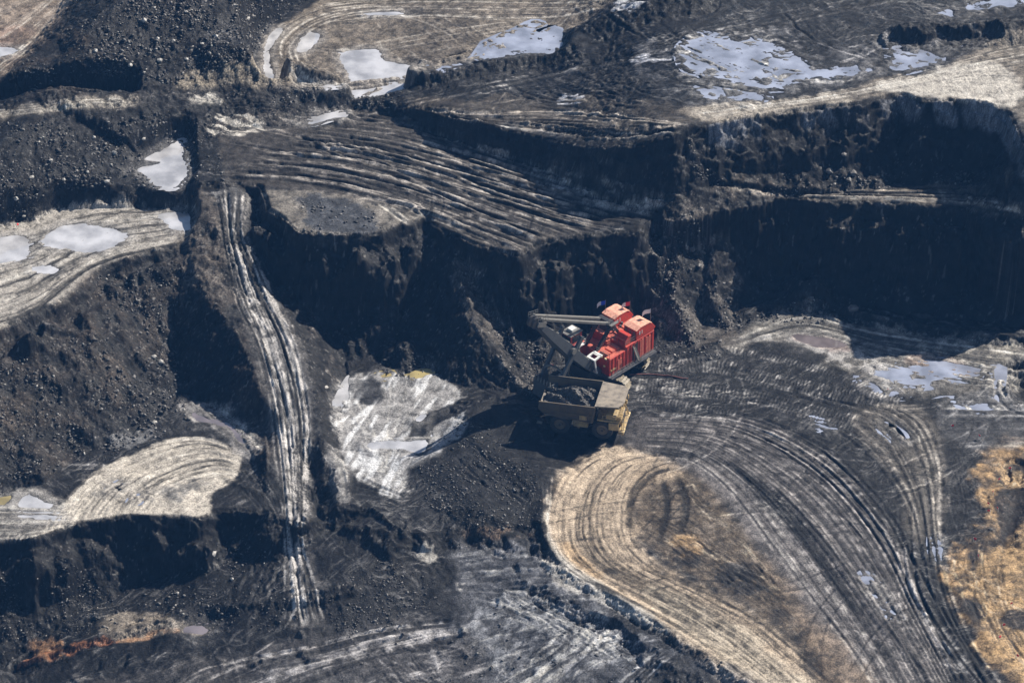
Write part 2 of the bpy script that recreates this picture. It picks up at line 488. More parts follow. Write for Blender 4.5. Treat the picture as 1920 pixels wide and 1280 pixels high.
# swirl bench
mS = area([(60, 1005), (120, 940), (190, 880), (290, 832), (375, 820), (440, 842), (450, 870), (440, 905), (400, 925), (390, 968), (300, 966), (230, 964), (140, 983)], 0.4, 0.5)
mixc(mS * 0.9, c3(0.33, 0.30, 0.255))
patch([(300, 925), (340, 900), (400, 900), (410, 935), (330, 945)], c3(0.08, 0.08, 0.08), 0.75, 1.0, 0.8, blot)
patch([(-60, 920), (90, 925), (120, 945), (80, 1000), (-60, 1010)], c3(0.16, 0.15, 0.135), 0.8, 0.8, 0.8)
patch([(190, 830), (260, 800), (300, 815), (240, 840)], c3(0.15, 0.15, 0.15), 0.6, 1.5, 0.8)
patch([(340, 750), (420, 765), (470, 800), (480, 850), (440, 845), (400, 800), (350, 785)], c3(0.20, 0.19, 0.18), 0.6, 1.2, 0.6)
# haul road of tan sand, curling round under the truck
ROAD = [(1130, 838), (1190, 845), (1270, 862), (1280, 900), (1215, 905), (1190, 950), (1195, 1010), (1240, 1060), (1330, 1105), (1420, 1155), (1500, 1215), (1580, 1300), (1400, 1300), (1330, 1240), (1250, 1183), (1160, 1128), (1080, 1078), (1032, 1030),
        (1020, 985), (1030, 930), (1060, 880)]
mR = area(ROAD, 1.0, 1.4, 1)
mixc(mR * 0.95, TAN)
patch([(1025, 960), (1040, 1020), (1090, 1070), (1170, 1118), (1250, 1170), (1240, 1185), (1150, 1140), (1060, 1080), (1018, 1000)], c3(0.42, 0.40, 0.36), 0.8, 0.8, 1.0)
patch([(1190, 1090), (1330, 1140), (1460, 1230), (1520, 1290), (1420, 1290), (1300, 1200)], c3(0.42, 0.37, 0.29), 0.6, 1.5, 2.0)
patch([(1055, 1010), (1110, 1055), (1135, 1085), (1100, 1075), (1060, 1040)], OCHRE * 1.2, 0.55, 0.6, 0.8)
patch([(1180, 905), (1215, 870), (1300, 880), (1370, 950), (1430, 1030), (1500, 1130), (1540, 1220), (1480, 1190), (1380, 1120), (1250, 1060), (1195, 1000)], c3(0.15, 0.115, 0.08), 0.65, 1.5, 1.6)
patch([(1260, 1010), (1300, 1000), (1320, 1030), (1280, 1045)], OCHRE, 0.7, 0.8, 0.8)
patch([(1215, 1025), (1280, 1030), (1310, 1055), (1250, 1060)], BIT * 1.6, 0.75, 1.2, 0.7, blot)
patch([(1340, 1060), (1430, 1060), (1450, 1110), (1370, 1110)], BIT * 1.8, 0.75, 1.8, 0.9, blot)
patch([(1450, 1150), (1500, 1140), (1520, 1190), (1470, 1180)], BIT * 2, 0.6, 1.4, 0.9, blot)
patch([(1240, 855), (1350, 870), (1450, 960), (1530, 1060), (1640, 1200), (1720, 1300), (1600, 1300), (1480, 1120), (1400, 1000), (1320, 900)], c3(0.125, 0.115, 0.112), 0.85, 0.8, 1.5)
patch([(1420, 1040), (1480, 1090), (1600, 1230), (1680, 1320), (1560, 1320), (1500, 1180)], c3(0.17, 0.125, 0.085), 0.7, 1.2, 2.5)
patch([(1190, 790), (1400, 790), (1560, 860), (1680, 1010), (1740, 1150), (1800, 1300), (1720, 1300), (1600, 1130), (1480, 950), (1350, 860), (1200, 845)], c3(0.085, 0.078, 0.076), 0.75, 1.2, 1.5)
patch([(1590, 790), (1690, 755), (1760, 800), (1770, 900), (1765, 1010), (1700, 1010), (1680, 900)], c3(0.10, 0.09, 0.078), 0.8, 0.8, 1.0)
# sand at the right edge
mO = area([(1990, 830), (1880, 825), (1855, 850), (1835, 880), (1850, 930), (1830, 990), (1795, 1010), (1780, 1060), (1775, 1110), (1810, 1170), (1850, 1230), (1910, 1300), (1990, 1300)], 2.0, 1.2)
mixc(mO * np.clip(0.6 + 0.5 * w1 + 0.3 * fine1, 0.15, 1), OCHRE)
patch([(1880, 870), (1990, 860), (1990, 930), (1890, 910)], c3(0.29, 0.20, 0.105), 0.7, 1.5, 1.5)
patch([(1810, 1060), (1990, 1000), (1990, 1300), (1900, 1260), (1830, 1160)], c3(0.26, 0.175, 0.088), 0.6, 1.5, 1.5)
for pp in ([(1890, 865), (1940, 860), (1940, 885), (1900, 885)], [(1885, 920), (1940, 915), (1940, 950), (1895, 1000), (1885, 1040), (1870, 1000), (1875, 950)], [(1820, 1010), (1838, 1020), (1830, 1080), (1815, 1090)],
           [(1800, 1120), (1840, 1130), (1838, 1170), (1825, 1165)], [(1890, 1150), (1950, 1150), (1950, 1180), (1895, 1175)]):
    patch(pp, BIT * 1.5, 0.85, 1.2, 0.6)
# floor to the right of the shovel
patch([(1360, 640), (1420, 600), (1500, 575), (1600, 600), (1760, 625), (1940, 645), (1940, 720), (1850, 740), (1700, 745), (1560, 690), (1420, 640), (1380, 655)], c3(0.13, 0.122, 0.11), 0.8, 1.2, 1.0)
patch([(1440, 625), (1560, 645), (1680, 690), (1760, 735), (1680, 730), (1560, 680), (1450, 645)], c3(0.28, 0.27, 0.26), 0.7, 1.2, 1.0, blot)
patch([(1640, 600), (1760, 640), (1900, 650), (1860, 690), (1740, 660)], c3(0.2, 0.185, 0.155), 0.6, 1.5, 1.2, blot)
patch([(1480, 630), (1560, 630), (1600, 660), (1540, 655)], c3(0.19, 0.135, 0.12), 0.7, 1.0, 0.8)
patch([(1690, 680), (1780, 670), (1830, 700), (1740, 705)], c3(0.22, 0.15, 0.11), 0.6, 1.5, 0.8)
patch([(1415, 650), (1480, 640), (1550, 670), (1500, 690), (1440, 665)], BIT * 1.4, 0.8, 0.8, 0.6)
patch([(1770, 745), (1940, 740), (1940, 830), (1780, 830)], c3(0.08, 0.08, 0.083), 0.7, 1.2, 1.0)
# lower centre
patch([(830, 1040), (900, 1010), (1010, 1010), (1050, 1080), (1150, 1140), (1290, 1215), (1400, 1300), (500, 1300), (640, 1190), (800, 1180), (860, 1130)], BLUEG, 0.6, 1.8, 2.0)
patch([(870, 1150), (1000, 1110), (1150, 1160), (1200, 1220), (1000, 1290), (900, 1230)], c3(0.17, 0.175, 0.185), 0.6, 3.0, 1.5, blot)
patch([(870, 1000), (1000, 985), (1000, 1000), (900, 1020)], c3(0.16, 0.10, 0.06), 0.6, 1.0, 0.7, blot)
patch([(780, 1020), (850, 1060), (880, 1110), (850, 1090), (790, 1050)], PALE * 0.8, 0.7, 1.2, 0.4, blot, 0.5, 0.7)
patch([(1010, 1040), (1060, 1080), (1090, 1110), (1060, 1100), (1020, 1060)], PALE, 0.7, 1.0, 0.5)
patch([(120, 1290), (400, 1235), (640, 1180), (860, 1180), (860, 1300)], c3(0.075, 0.07, 0.068), 0.7, 1.5, 1.5)
patch([(1170, 1290), (1250, 1230), (1330, 1260), (1360, 1300)], BIT * 1.6, 0.6, 1.5, 1.0)
# damp ochre seep along the foot of the lower left wall
patch([(185, 1180), (215, 1150), (300, 1145), (340, 1165), (390, 1170), (380, 1190), (300, 1195), (240, 1205)], c3(0.17, 0.145, 0.115), 0.8, 0.6, 0.6)
patch([(60, 1200), (110, 1190), (120, 1225), (70, 1235)], c3(0.22, 0.12, 0.06), 0.7, 0.8, 0.5)
for q, wd, cc in (([(35, 1240), (75, 1228), (120, 1222), (160, 1202), (220, 1200)], 0.4, c3(0.27, 0.11, 0.05)), ([(220, 1200), (260, 1196), (300, 1186), (335, 1184)], 0.35, c3(0.30, 0.17, 0.09))):
    d = up(segdist(CX, CY, gpoly(q, False), False)[0])
    mixc(sst(wd + 0.4, wd - 0.25, d + 0.6 * fine1) * 0.75, cc)
# slope above the sand track, brown faces of the left slope
for q, kk in (([(-60, 640), (60, 600), (180, 520), (340, 480), (400, 400), (420, 520), (330, 640), (250, 780), (120, 800), (-60, 820)], 0.55),
              ([(140, 590), (200, 640), (260, 740), (230, 770), (160, 680)], 0.5), ([(20, 720), (60, 780), (130, 860), (90, 880), (0, 820)], 0.5),
              ([(345, 380), (420, 400), (440, 520), (500, 700), (520, 850), (480, 800), (420, 620), (340, 520)], 0.6),
              ([(1275, 250), (1330, 330), (1480, 360), (1480, 375), (1330, 362), (1285, 330)], 0.9), ([(30, 60), (140, 60), (180, 160), (60, 180), (-40, 140)], 0.7)):
    patch(q, c3(0.058, 0.044, 0.033), kk, 1.6, 1.5, blot, 0.2, 0.7)

patch([(412, 355), (478, 358), (465, 430), (490, 500), (530, 570), (572, 650), (590, 760), (590, 850), (585, 960), (580, 1020), (600, 1080), (625, 1175), (545, 1178), (538, 1090), (532, 1010), (525, 930), (512, 820), (492, 730), (470, 640), (445, 560), (425, 470), (418, 400)],
      c3(0.085, 0.081, 0.078), 0.75, 0.5, 0.6, None, 0, 1, 1)
for q_, k_ in (([(1212, 450), (1290, 376), (1372, 392), (1385, 600), (1345, 655), (1235, 600)], 0.75), ([(835, 430), (905, 455), (935, 520), (965, 650), (1010, 738), (960, 720), (880, 600)], 0.6),
               ([(545, 560), (580, 580), (645, 690), (610, 690)], 0.5), ([(350, 380), (405, 390), (415, 500), (440, 560), (350, 540)], 0.6)):
    patch(q_, c3(0.105, 0.092, 0.08), k_, 1.8, 1.2, blot, 0.25, 0.65)
# ------------------------------------------------------------------ standing water
MILK = 'milky grey'; BLUE = 'bluish'; RUST = 'brownish'; YEL = 'yellow'
POOLS = [
 (MILK, [(497, 112), (491, 95), (503, 70), (518, 50), (534, 54), (516, 80), (508, 100), (524, 126), (510, 128)], 'curved pale puddle in the outer ruts of the tan turning circle'),
 (MILK, [(552, 98), (556, 80), (575, 61), (602, 64), (592, 84), (576, 98)], 'pale puddle with a dark bar across inside the turning circle'),
 (MILK, [(640, 98), (712, 90), (722, 112), (776, 118), (782, 130), (758, 150), (700, 162), (648, 162), (655, 146), (640, 120)], ''),
 (MILK, [(560, 154), (610, 155), (645, 166), (590, 167)], ''),
 (BLUE, [(784, 131), (830, 116), (872, 101), (882, 106), (830, 126), (790, 140)], ''), (BLUE, [(890, 95), (960, 70), (1000, 50), (1018, 54), (1000, 72), (1040, 56), (1052, 66), (1046, 82), (980, 93), (895, 104)], ''),
 (MILK, [(540, 223), (600, 210), (636, 209), (648, 221), (590, 237), (568, 231)], ''),
 (MILK, [(680, 24), (740, 20), (775, 24), (700, 31)], ''),
 
 (BLUE, [(1745, 28), (1800, 8), (1870, -6), (1940, -10), (1940, 12), (1850, 20), (1790, 31)], ''),
 (BLUE, [(1282, 80), (1320, 62), (1380, 75), (1420, 66), (1470, 88), (1505, 105), (1540, 128), (1600, 122), (1645, 128), (1590, 144), (1500, 152), (1480, 166), (1420, 168), (1340, 150), (1285, 132), (1272, 100)], ''),
 (BLUE, [(1300, 165), (1380, 165), (1440, 178), (1420, 190), (1330, 188)], ''),
 (BLUE, [(1646, 75), (1700, 58), (1730, 76), (1770, 75), (1840, 53), (1860, 58), (1770, 86), (1735, 88), (1764, 105), (1750, 122), (1690, 137), (1660, 130), (1668, 105), (1648, 86)], ''),

 (MILK, [(322, 264), (347, 258), (347, 295), (352, 325), (326, 358), (300, 354), (280, 342), (268, 326), (238, 314), (300, 305), (250, 296), (300, 280)], ''),
 (MILK, [(78, 450), (108, 425), (150, 418), (200, 424), (248, 440), (226, 456), (170, 477), (130, 469), (90, 463)], ''),
 (MILK, [(-60, 462), (0, 444), (46, 439), (58, 465), (52, 486), (0, 494), (-60, 500)], ''),
 (MILK, [(296, 401), (354, 396), (350, 426), (328, 434), (300, 412)], ''), (MILK, [(56, 500), (106, 497), (108, 513), (74, 514)], ''),
 (MILK, [(-60, 87), (0, 85), (34, 91), (15, 106), (-60, 110)], ''),
 (YEL, [(-40, 928), (0, 925), (28, 922), (30, 938), (0, 948), (-40, 948)], ''), (MILK, [(30, 935), (50, 924), (72, 930), (112, 950), (40, 954)], ''), (MILK, [(32, 962), (112, 964), (114, 976), (40, 973)], ''),
 (RUST, [(348, 768), (400, 784), (440, 789), (480, 806), (470, 836), (442, 827), (420, 802), (370, 790)], ''),
 (RUST, [(336, 1183), (350, 1168), (375, 1164), (392, 1172), (386, 1188), (345, 1190)], ''),
 (MILK, [(627, 742), (640, 724), (660, 704), (657, 725), (646, 746), (632, 756)], ''), (YEL, [(706, 703), (736, 697), (733, 711), (712, 711)], ''), (YEL, [(762, 703), (800, 693), (810, 700), (786, 711)], ''),
 (MILK, [(690, 829), (800, 821), (806, 806), (814, 810), (806, 826), (790, 844), (760, 842), (700, 846)], ''), (MILK, [(778, 782), (810, 772), (806, 782), (792, 796), (780, 792)], ''),
 (BLUE, [(1632, 694), (1700, 682), (1780, 674), (1834, 690), (1842, 706), (1780, 716), (1720, 727), (1650, 714)], ''), (RUST, [(1478, 625), (1560, 634), (1594, 648), (1530, 650)], ''),
 (BLUE, [(1606, 708), (1660, 721), (1702, 740), (1670, 747), (1630, 731)], ''), (BLUE, [(1756, 750), (1800, 748), (1864, 758), (1852, 771), (1790, 766)], ''), (BLUE, [(1858, 694), (1878, 694), (1870, 746), (1860, 742)], ''),
 (BLUE, [(1524, 783), (1545, 790), (1564, 806), (1548, 810), (1530, 797)], ''), (BLUE, [(1650, 800), (1668, 798), (1688, 820), (1672, 824)], ''), (BLUE, [(1674, 794), (1706, 814), (1694, 822)], ''),
 (BLUE, [(1748, 1008), (1764, 1012), (1768, 1052), (1752, 1044)], ''), (BLUE, [(1612, 1076), (1632, 1080), (1650, 1104), (1634, 1104)], ''), (BLUE, [(1638, 1112), (1684, 1152), (1672, 1160), (1642, 1132)], ''),
 (BLUE, [(198, 912), (216, 903), (222, 910), (204, 920)], ''), (BLUE, [(246, 938), (262, 922), (276, 922), (268, 936), (250, 942)], ''), (BLUE, [(215, 914), (232, 912), (228, 920), (218, 920)], ''),
]
POOLG = []
for kind, pts, lab in POOLS:
    Pw = gpoly(pts, True, 3)
    zl = float(np.percentile(Pw[:, 2], 35)); cc_ = Pw[:, :2].mean(0)
    for g_ in POOLG:
        if np.hypot(*(g_[1][:, :2].mean(0) - cc_)) < 20 and abs(g_[2] - zl) < 1.6: zl = g_[2]
    S = up(sdf(CX, CY, Pw)) + (0.6 * fine1 + 1.1 * w2 + 0.9 * w1 if kind == BLUE else 0.3 * fine1 + 0.45 * w2)
    M = sst(-5.0 if kind == RUST else -2.2, -0.3, S); D = sst(-0.2, 0.9, S)
    POOLG.append((kind, Pw, zl, M, D, S))
    mixc(M * (0.2 if kind in (BLUE, RUST) else 0.4), c3(0.18, 0.175, 0.17))

# ------------------------------------------------------------------ wheel ruts, blade furrows, cleat marks
SIG = (0.12, 0.25, 0.58)
ACC = [[np.zeros(NX * NY, np.float32), np.zeros(NX * NY, np.float32)] for _ in SIG]


def splat(x, y, ds, cls, hgt, ton):
    fx = (x - GX0) / DX; fy = (y - GY0) / DX
    ix = np.floor(fx).astype(int); iy = np.floor(fy).astype(int)
    ok = (ix >= 0) & (iy >= 0) & (ix < NX - 1) & (iy < NY - 1)
    ix, iy, fx, fy, ds = ix[ok], iy[ok], fx[ok], fy[ok], ds[ok]
    hgt = hgt[ok]; ton = ton[ok]
    tx = fx - ix; ty = fy - iy
    k = ds / DX * math.sqrt(2 * math.pi) * SIG[cls] / DX
    for ox, oy, w in ((0, 0, (1 - tx) * (1 - ty)), (1, 0, tx * (1 - ty)), (0, 1, (1 - tx) * ty), (1, 1, tx * ty)):
        idx = (iy + oy) * NX + ix + ox
        ACC[cls][0] += np.bincount(idx, w * k * hgt, NX * NY).astype(np.float32)
        ACC[cls][1] += np.bincount(idx, w * k * ton, NX * NY).astype(np.float32)


def resample(P, n):
    P = np.asarray(P, float)
    s = np.r_[0, np.cumsum(np.hypot(*(P[1:] - P[:-1]).T))]
    q = np.linspace(0, s[-1], n)
    return np.stack([np.interp(q, s, P[:, 0]), np.interp(q, s, P[:, 1])], -1)


BUF = {0: [], 1: [], 2: []}


def strokes(P3, cls, hgt, ton, patchy=0.5, taper=True):
    """P3 (n, m, 3) world polylines, hgt and ton (n,)"""
    for i in range(len(P3)):
        p = P3[i][:, :2]
        seg = np.hypot(*(p[1:] - p[:-1]).T)
        keep = seg < 6.0
        L = seg.sum(); k = max(4, int(L / 0.16))
        s = np.r_[0, np.cumsum(seg)]; q = np.linspace(0, s[-1], k)
        x = np.interp(q, s, p[:, 0]); y = np.interp(q, s, p[:, 1])
        j = np.clip(np.searchsorted(s, q) - 1, 0, len(seg) - 1)
        live = keep[j]
        ds = np.full(k, s[-1] / (k - 1)) * live
        ph = RNG.rand() * 200
        mod = 1 - patchy + patchy * 1.7 * vn(q / 5 + ph, np.full(k, ph), i % 16)
        mod2 = 1 - patchy + patchy * 1.9 * vn(q / 3.1 + ph * 2, np.full(k, ph * 3), i % 16)
        if taper:
            e = np.clip(np.minimum(q, L - q) / 3, 0, 1); mod = mod * e; mod2 = mod2 * e
        BUF[cls].append((x, y, ds, hgt[i] * mod, ton[i] * mod2))


def ribbon(A, B, n, cls, hgt, ton, patchy=0.5, jit=0.012, even=False, part=False, neg=False):
    """n tracks running between two guide lines given in photo pixels"""
    M = 46
    A = resample(smooth_line(A, 8), M); B = resample(smooth_line(B, 8), M)
    t = (np.arange(n) + 0.5) / n if even else np.sort(RNG.rand(n))
    t = t[:, None] + jit * np.cumsum(RNG.randn(n, M), 1) * 0.35 + (0.0 if even else 0)
    P = A[None] * (1 - t[..., None]) + B[None] * t[..., None]
    if part:
        Q = []
        for i in range(n):
            a = RNG.rand() * 0.7; b = min(1, a + 0.2 + RNG.rand() * 0.5)
            k = np.linspace(a * (M - 1), b * (M - 1), M)
            Q.append(np.stack([np.interp(k, np.arange(M), P[i, :, 0]), np.interp(k, np.arange(M), P[i, :, 1])], -1))
        P = np.array(Q)
    P3 = ground(P[..., 0], P[..., 1])
    hh = np.where(RNG.rand(n) < 0.68, 1, -0.8) * (0.5 + 0.8 * RNG.rand(n)) * hgt
    tt = (RNG.rand(n) * 2 - 0.85) * ton
    if neg: tt = -np.abs(tt)
    strokes(P3, cls, hh, tt, patchy)


def line(P, cls, hgt, ton, patchy=0.3, pair=0.0):
    P = smooth_line(P, 8)
    P3 = ground(P[:, 0], P[:, 1])
    if pair:
        d = np.gradient(P3[:, :2], axis=0); nrm = np.stack([-d[:, 1], d[:, 0]], -1) / (np.hypot(d[:, 0], d[:, 1])[:, None] + 1e-6)
        Q = []
        for s in (-1, 1):
            q = P3.copy(); q[:, :2] += nrm * s * pair / 2; Q.append(q)
        strokes(np.array(Q), cls, np.full(2, hgt), np.full(2, ton), patchy)
    else:
        strokes(P3[None], cls, np.array([hgt]), np.array([ton]), patchy)


def cleats(P, width=1.7, pitch=0.62, hgt=-0.2, ton=0.5, tracks=(0,)):
    """the pressed bars a crawler track leaves"""
    P = smooth_line(P, 8); P3 = ground(P[:, 0], P[:, 1])[:, :2]
    s = np.r_[0, np.cumsum(np.hypot(*(P3[1:] - P3[:-1]).T))]
    q = np.arange(0, s[-1], pitch)
    x = np.interp(q, s, P3[:, 0]); y = np.interp(q, s, P3[:, 1])
    tx = np.gradient(x); ty = np.gradient(y); L = np.hypot(tx, ty) + 1e-6; tx /= L; ty /= L
    for off in tracks:
        for k in range(len(q)):
            m = np.linspace(-width / 2, width / 2, 12)
            a = 0.25 * m * m / width
            X = x[k] - ty[k] * (m + off) + tx[k] * a; Y = y[k] + tx[k] * (m + off) + ty[k] * a
            j = 0.5 + RNG.rand()
            BUF[0].append((X, Y, np.full(12, width / 11), np.full(12, hgt * j), np.full(12, ton * j * (0.3 + RNG.rand()))))


# upper bench furrows
ua = [(640, 213), (780, 233), (960, 285), (1130, 333), (1285, 364)]
ub = [(400, 335), (560, 343), (700, 372), (830, 415), (980, 475)]
ribbon(ua, ub, 9, 2, 1.5, 0.2, 0.4, 0.012, True)
ribbon(ua, ub, 34, 1, 0.7, 0.75, 0.6, 0.01)
ribbon(ua, ub, 289, 0, 0.22, 1.0, 0.8, 0.01, False, True)
ribbon([(400, 215), (520, 240), (640, 270), (760, 300)], [(385, 340), (460, 330), (560, 345), (700, 370)], 26, 1, 0.45, 0.6, 0.7, 0.02, False, True)
ribbon([(690, 240), (720, 290), (800, 335), (900, 380)], [(560, 260), (620, 290), (760, 340), (900, 400)], 8, 1, 0.5, 0.5, 0.6)
ribbon([(600, 210), (640, 260), (600, 300)], [(660, 210), (690, 260), (640, 310)], 6, 0, 0.2, -0.4)
ribbon([(690, 375), (730, 400), (770, 430)], [(790, 375), (810, 395), (820, 405)], 9, 1, 0.4, 0.6, 0.3)
ribbon([(640, 355), (800, 385), (920, 435)], [(740, 400), (830, 425), (960, 478)], 10, 1, 0.4, 0.8)
ribbon([(790, 204), (900, 210), (1050, 206), (1180, 216), (1300, 233)], [(830, 222), (1000, 248), (1130, 262), (1285, 250)], 11, 1, 0.55, 0.9, 0.4, 0.01, True)
ribbon([(790, 204), (900, 210), (1050, 206), (1180, 216), (1300, 233)], [(830, 222), (1000, 248), (1130, 262), (1285, 250)], 68, 0, 0.16, 0.8, 0.8, 0.01, False, True)
uc = [(880, 262), (1130, 333), (1292, 367)]; ud = [(840, 330), (1000, 390), (1195, 428)]
ribbon(uc, ud, 12, 1, 0.7, 0.9, 0.5, 0.012); ribbon(uc, ud, 90, 0, 0.2, 1.1, 0.8, 0.012, False, True)
ribbon([(960, 372), (1080, 410), (1195, 430)], [(900, 400), (1000, 440), (1030, 452)], 7, 1, 0.6, 0.9, 0.5)
# tracks across the higher level
ribbon([(560, 225), (700, 190), (850, 150), (1100, 95), (1350, 38), (1640, -15)], [(600, 250), (700, 215), (900, 172), (1130, 122), (1400, 62), (1700, 0)], 26, 0, 0.16, 0.45, 0.4)
ribbon([(560, 225), (700, 190), (850, 150), (1100, 95), (1350, 38), (1640, -15)], [(600, 250), (700, 215), (900, 172), (1130, 122), (1400, 62), (1700, 0)], 8, 1, 0.25, -0.3, 0.4)
ribbon([(860, 160), (960, 200), (1100, 215)], [(1100, 110), (1160, 150), (1290, 190)], 26, 1, 0.4, 0.5, 0.7, 0.03, False, True)
ribbon([(1110, 10), (1180, 60), (1330, 130)], [(1260, -20), (1330, 60), (1500, 140)], 24, 1, 0.5, 0.45, 0.7, 0.03, False, True)
ribbon([(1400, 30), (1480, 90), (1640, 120)], [(1560, 0), (1620, 70), (1680, 110)], 18, 1, 0.4, 0.5, 0.7, 0.03, False, True)
ribbon([(1180, 120), (1300, 175), (1480, 190)], [(1290, 60), (1440, 110), (1640, 130)], 26, 1, 0.3, 0.7, 0.8, 0.03, False, True)
ribbon([(1280, 200), (1420, 190), (1560, 170), (1700, 140), (1860, 95), (1940, 80)], [(1330, 232), (1450, 205), (1580, 188), (1720, 160), (1900, 130), (1940, 125)], 24, 0, 0.14, 0.7, 0.6)
ribbon([(1690, 140), (1800, 100), (1940, 60)], [(1700, 168), (1800, 150), (1940, 160)], 9, 1, 0.35, -0.3, 0.5)
ribbon([(1670, 150), (1690, 165), (1720, 185)], [(1850, 110), (1870, 150), (1900, 200)], 22, 0, 0.2, -0.5, 0.5)
ribbon([(1280, 205), (1300, 215), (1320, 232)], [(1540, 175), (1560, 180), (1590, 190)], 34, 0, 0.2, 0.6, 0.5)
# swirl at the top
ribbon([(760, 0), (650, 2), (570, 22), (508, 60), (492, 100), (512, 135), (570, 155), (660, 165)], [(760, 30), (680, 38), (615, 55), (585, 80), (575, 105), (600, 130), (650, 143), (720, 145)], 16, 1, 0.25, -0.6, 0.5)
ribbon([(760, 0), (650, 2), (570, 22), (508, 60), (492, 100), (512, 135), (570, 155), (660, 165)], [(760, 30), (680, 38), (615, 55), (585, 80), (575, 105), (600, 130), (650, 143), (720, 145)], 34, 0, 0.14, 0.5, 0.6)
ribbon([(590, 95), (640, 100), (700, 130), (740, 150)], [(640, 90), (690, 100), (740, 125), (770, 140)], 9, 1, 0.35, 0.5, 0.4)
ribbon([(600, 3), (760, -12), (1000, -14), (1180, -10)], [(600, 50), (760, 36), (1000, 42), (1130, 20)], 32, 0, 0.14, 0.7, 0.6)
ribbon([(620, 95), (760, 70), (900, 50), (1050, 30)], [(640, 140), (800, 110), (950, 80), (1060, 60)], 14, 0, 0.13, 0.5, 0.6)
ribbon([(640, 40), (700, 90), (760, 140)], [(900, 20), (940, 60), (1000, 90)], 51, 0, 0.15, 0.5, 0.7, 0.02, False, True)
# track at the far left corner, and the one below the first hill
ribbon([(-60, 40), (40, 0), (120, -50)], [(-40, 170), (60, 90), (160, -20)], 30, 0, 0.15, 0.6, 0.6)
ribbon([(-40, 205), (100, 190), (260, 176)], [(-40, 225), (100, 208), (260, 200)], 12, 0, 0.14, 0.6, 0.6)
ribbon([(250, 185), (400, 175), (600, 195)], [(250, 215), (400, 200), (620, 225)], 20, 0, 0.2, 0.5, 0.6)
# strip bench
ribbon([(1310, 335), (1450, 352), (1640, 354), (1940, 352)], [(1330, 362), (1560, 373), (1780, 385), (1940, 408)], 18, 1, 0.4, 0.7, 0.7, 0.02)
ribbon([(1310, 335), (1450, 352), (1640, 354), (1940, 352)], [(1330, 362), (1560, 373), (1780, 385), (1940, 408)], 68, 0, 0.2, 0.7, 0.8, 0.02, False, True)
# left bench
ribbon([(-60, 475), (60, 440), (180, 405), (350, 392)], [(-60, 628), (60, 585), (180, 500), (345, 456)], 12, 1, 0.45, -1.3, 0.35, 0.01, True)
ribbon([(-60, 475), (60, 440), (180, 405), (350, 392)], [(-60, 628), (60, 585), (180, 500), (345, 456)], 40, 1, 0.12, -1.0, 0.9, 0.02, False, True)
ribbon([(-60, 475), (60, 440), (180, 405), (350, 392)], [(-60, 628), (60, 585), (180, 500), (345, 456)], 102, 0, 0.14, -0.6, 0.9, 0.02, False, True)
# ramp down the spine
ra = [(400, 352), (412, 400), (422, 470), (442, 560), (478, 640), (505, 730), (522, 820), (535, 930), (540, 1010), (545, 1090), (550, 1180)]
rb = [(478, 358), (462, 430), (490, 500), (520, 570), (556, 650), (580, 760), (582, 850), (578, 960), (572, 1020), (592, 1080), (618, 1170)]
ribbon(ra, rb, 12, 1, 0.42, 0.9, 0.7, 0.035)
ribbon(ra, rb, 119, 0, 0.2, 1.3, 0.8, 0.01, False, True)
ribbon(ra, rb, 30, 0, 0.22, 1.0, 0.8, 0.05)
# whitish alcove floor
ribbon([(650, 745), (700, 830), (720, 880)], [(860, 700), (780, 800), (730, 890)], 16, 0, 0.12, -0.7, 0.5)
ribbon([(720, 700), (715, 780), (715, 850)], [(745, 700), (750, 780), (740, 860)], 5, 1, 0.14, 0.4, 0.4)
ribbon([(640, 760), (670, 800), (690, 850)], [(660, 740), (700, 800), (710, 860)], 5, 1, 0.14, -0.5, 0.4)
line([(880, 750), (820, 775), (780, 800), (745, 820)], 2, -0.7, -0.6)
line([(690, 828), (800, 820), (890, 824)], 1, -0.1, 0.7); line([(690, 845), (760, 838), (805, 842)], 1, -0.1, 0.7)
ribbon([(620, 850), (635, 900), (640, 945)], [(650, 850), (665, 900), (665, 945)], 5, 1, 0.35, 0.5)
cleats([(742, 835), (728, 860), (715, 890)], 3.2, 0.7, -0.15, 0.5); cleats([(760, 880), (745, 905), (770, 925)], 2.6, 0.6, -0.25, 0.9)
ribbon([(660, 880), (700, 900), (760, 930)], [(640, 930), (690, 930), (740, 935)], 6, 1, 0.3, 0.5)
ribbon([(790, 850), (850, 900), (960, 960)], [(880, 800), (960, 860), (1030, 930)], 26, 1, 0.4, 0.25, 0.7, 0.04, False, True)
# swirl bench
sa = [(70, 1012), (118, 940), (190, 880), (290, 834), (372, 820), (440, 838)]
sb = [(290, 972), (300, 945), (340, 915), (390, 898), (430, 893), (460, 900)]
ribbon(sa, sb, 17, 1, 0.30, -0.85, 0.7, 0.006, True)
ribbon(sa, sb, 102, 0, 0.13, -0.8, 0.9, 0.01, False, True)
ribbon([(-60, 930), (40, 935), (130, 950)], [(-60, 1008), (60, 1004), (160, 985)], 9, 1, 0.3, 0.7, 0.5)
ribbon([(-60, 930), (40, 935), (130, 950)], [(-60, 1008), (60, 1004), (160, 985)], 20, 0, 0.15, 0.6, 0.7)
ribbon([(100, 860), (160, 865), (220, 868)], [(110, 900), (150, 890), (190, 885)], 7, 1, 0.2, 0.7, 0.5)
ribbon([(330, 745), (420, 820), (480, 870)], [(400, 740), (470, 800), (500, 850)], 8, 1, 0.3, 0.5, 0.5)
line([(395, 782), (430, 815), (462, 845)], 1, 0.5, -0.5); line([(408, 885), (440, 905), (500, 930)], 2, -0.6, -0.6)
cleats([(425, 865), (470, 895), (505, 935)], 2.6, 0.6, -0.15, 0.4); cleats([(15, 1004), (60, 1012), (95, 1008)], 2.0, 0.8, -0.3, 0.8)
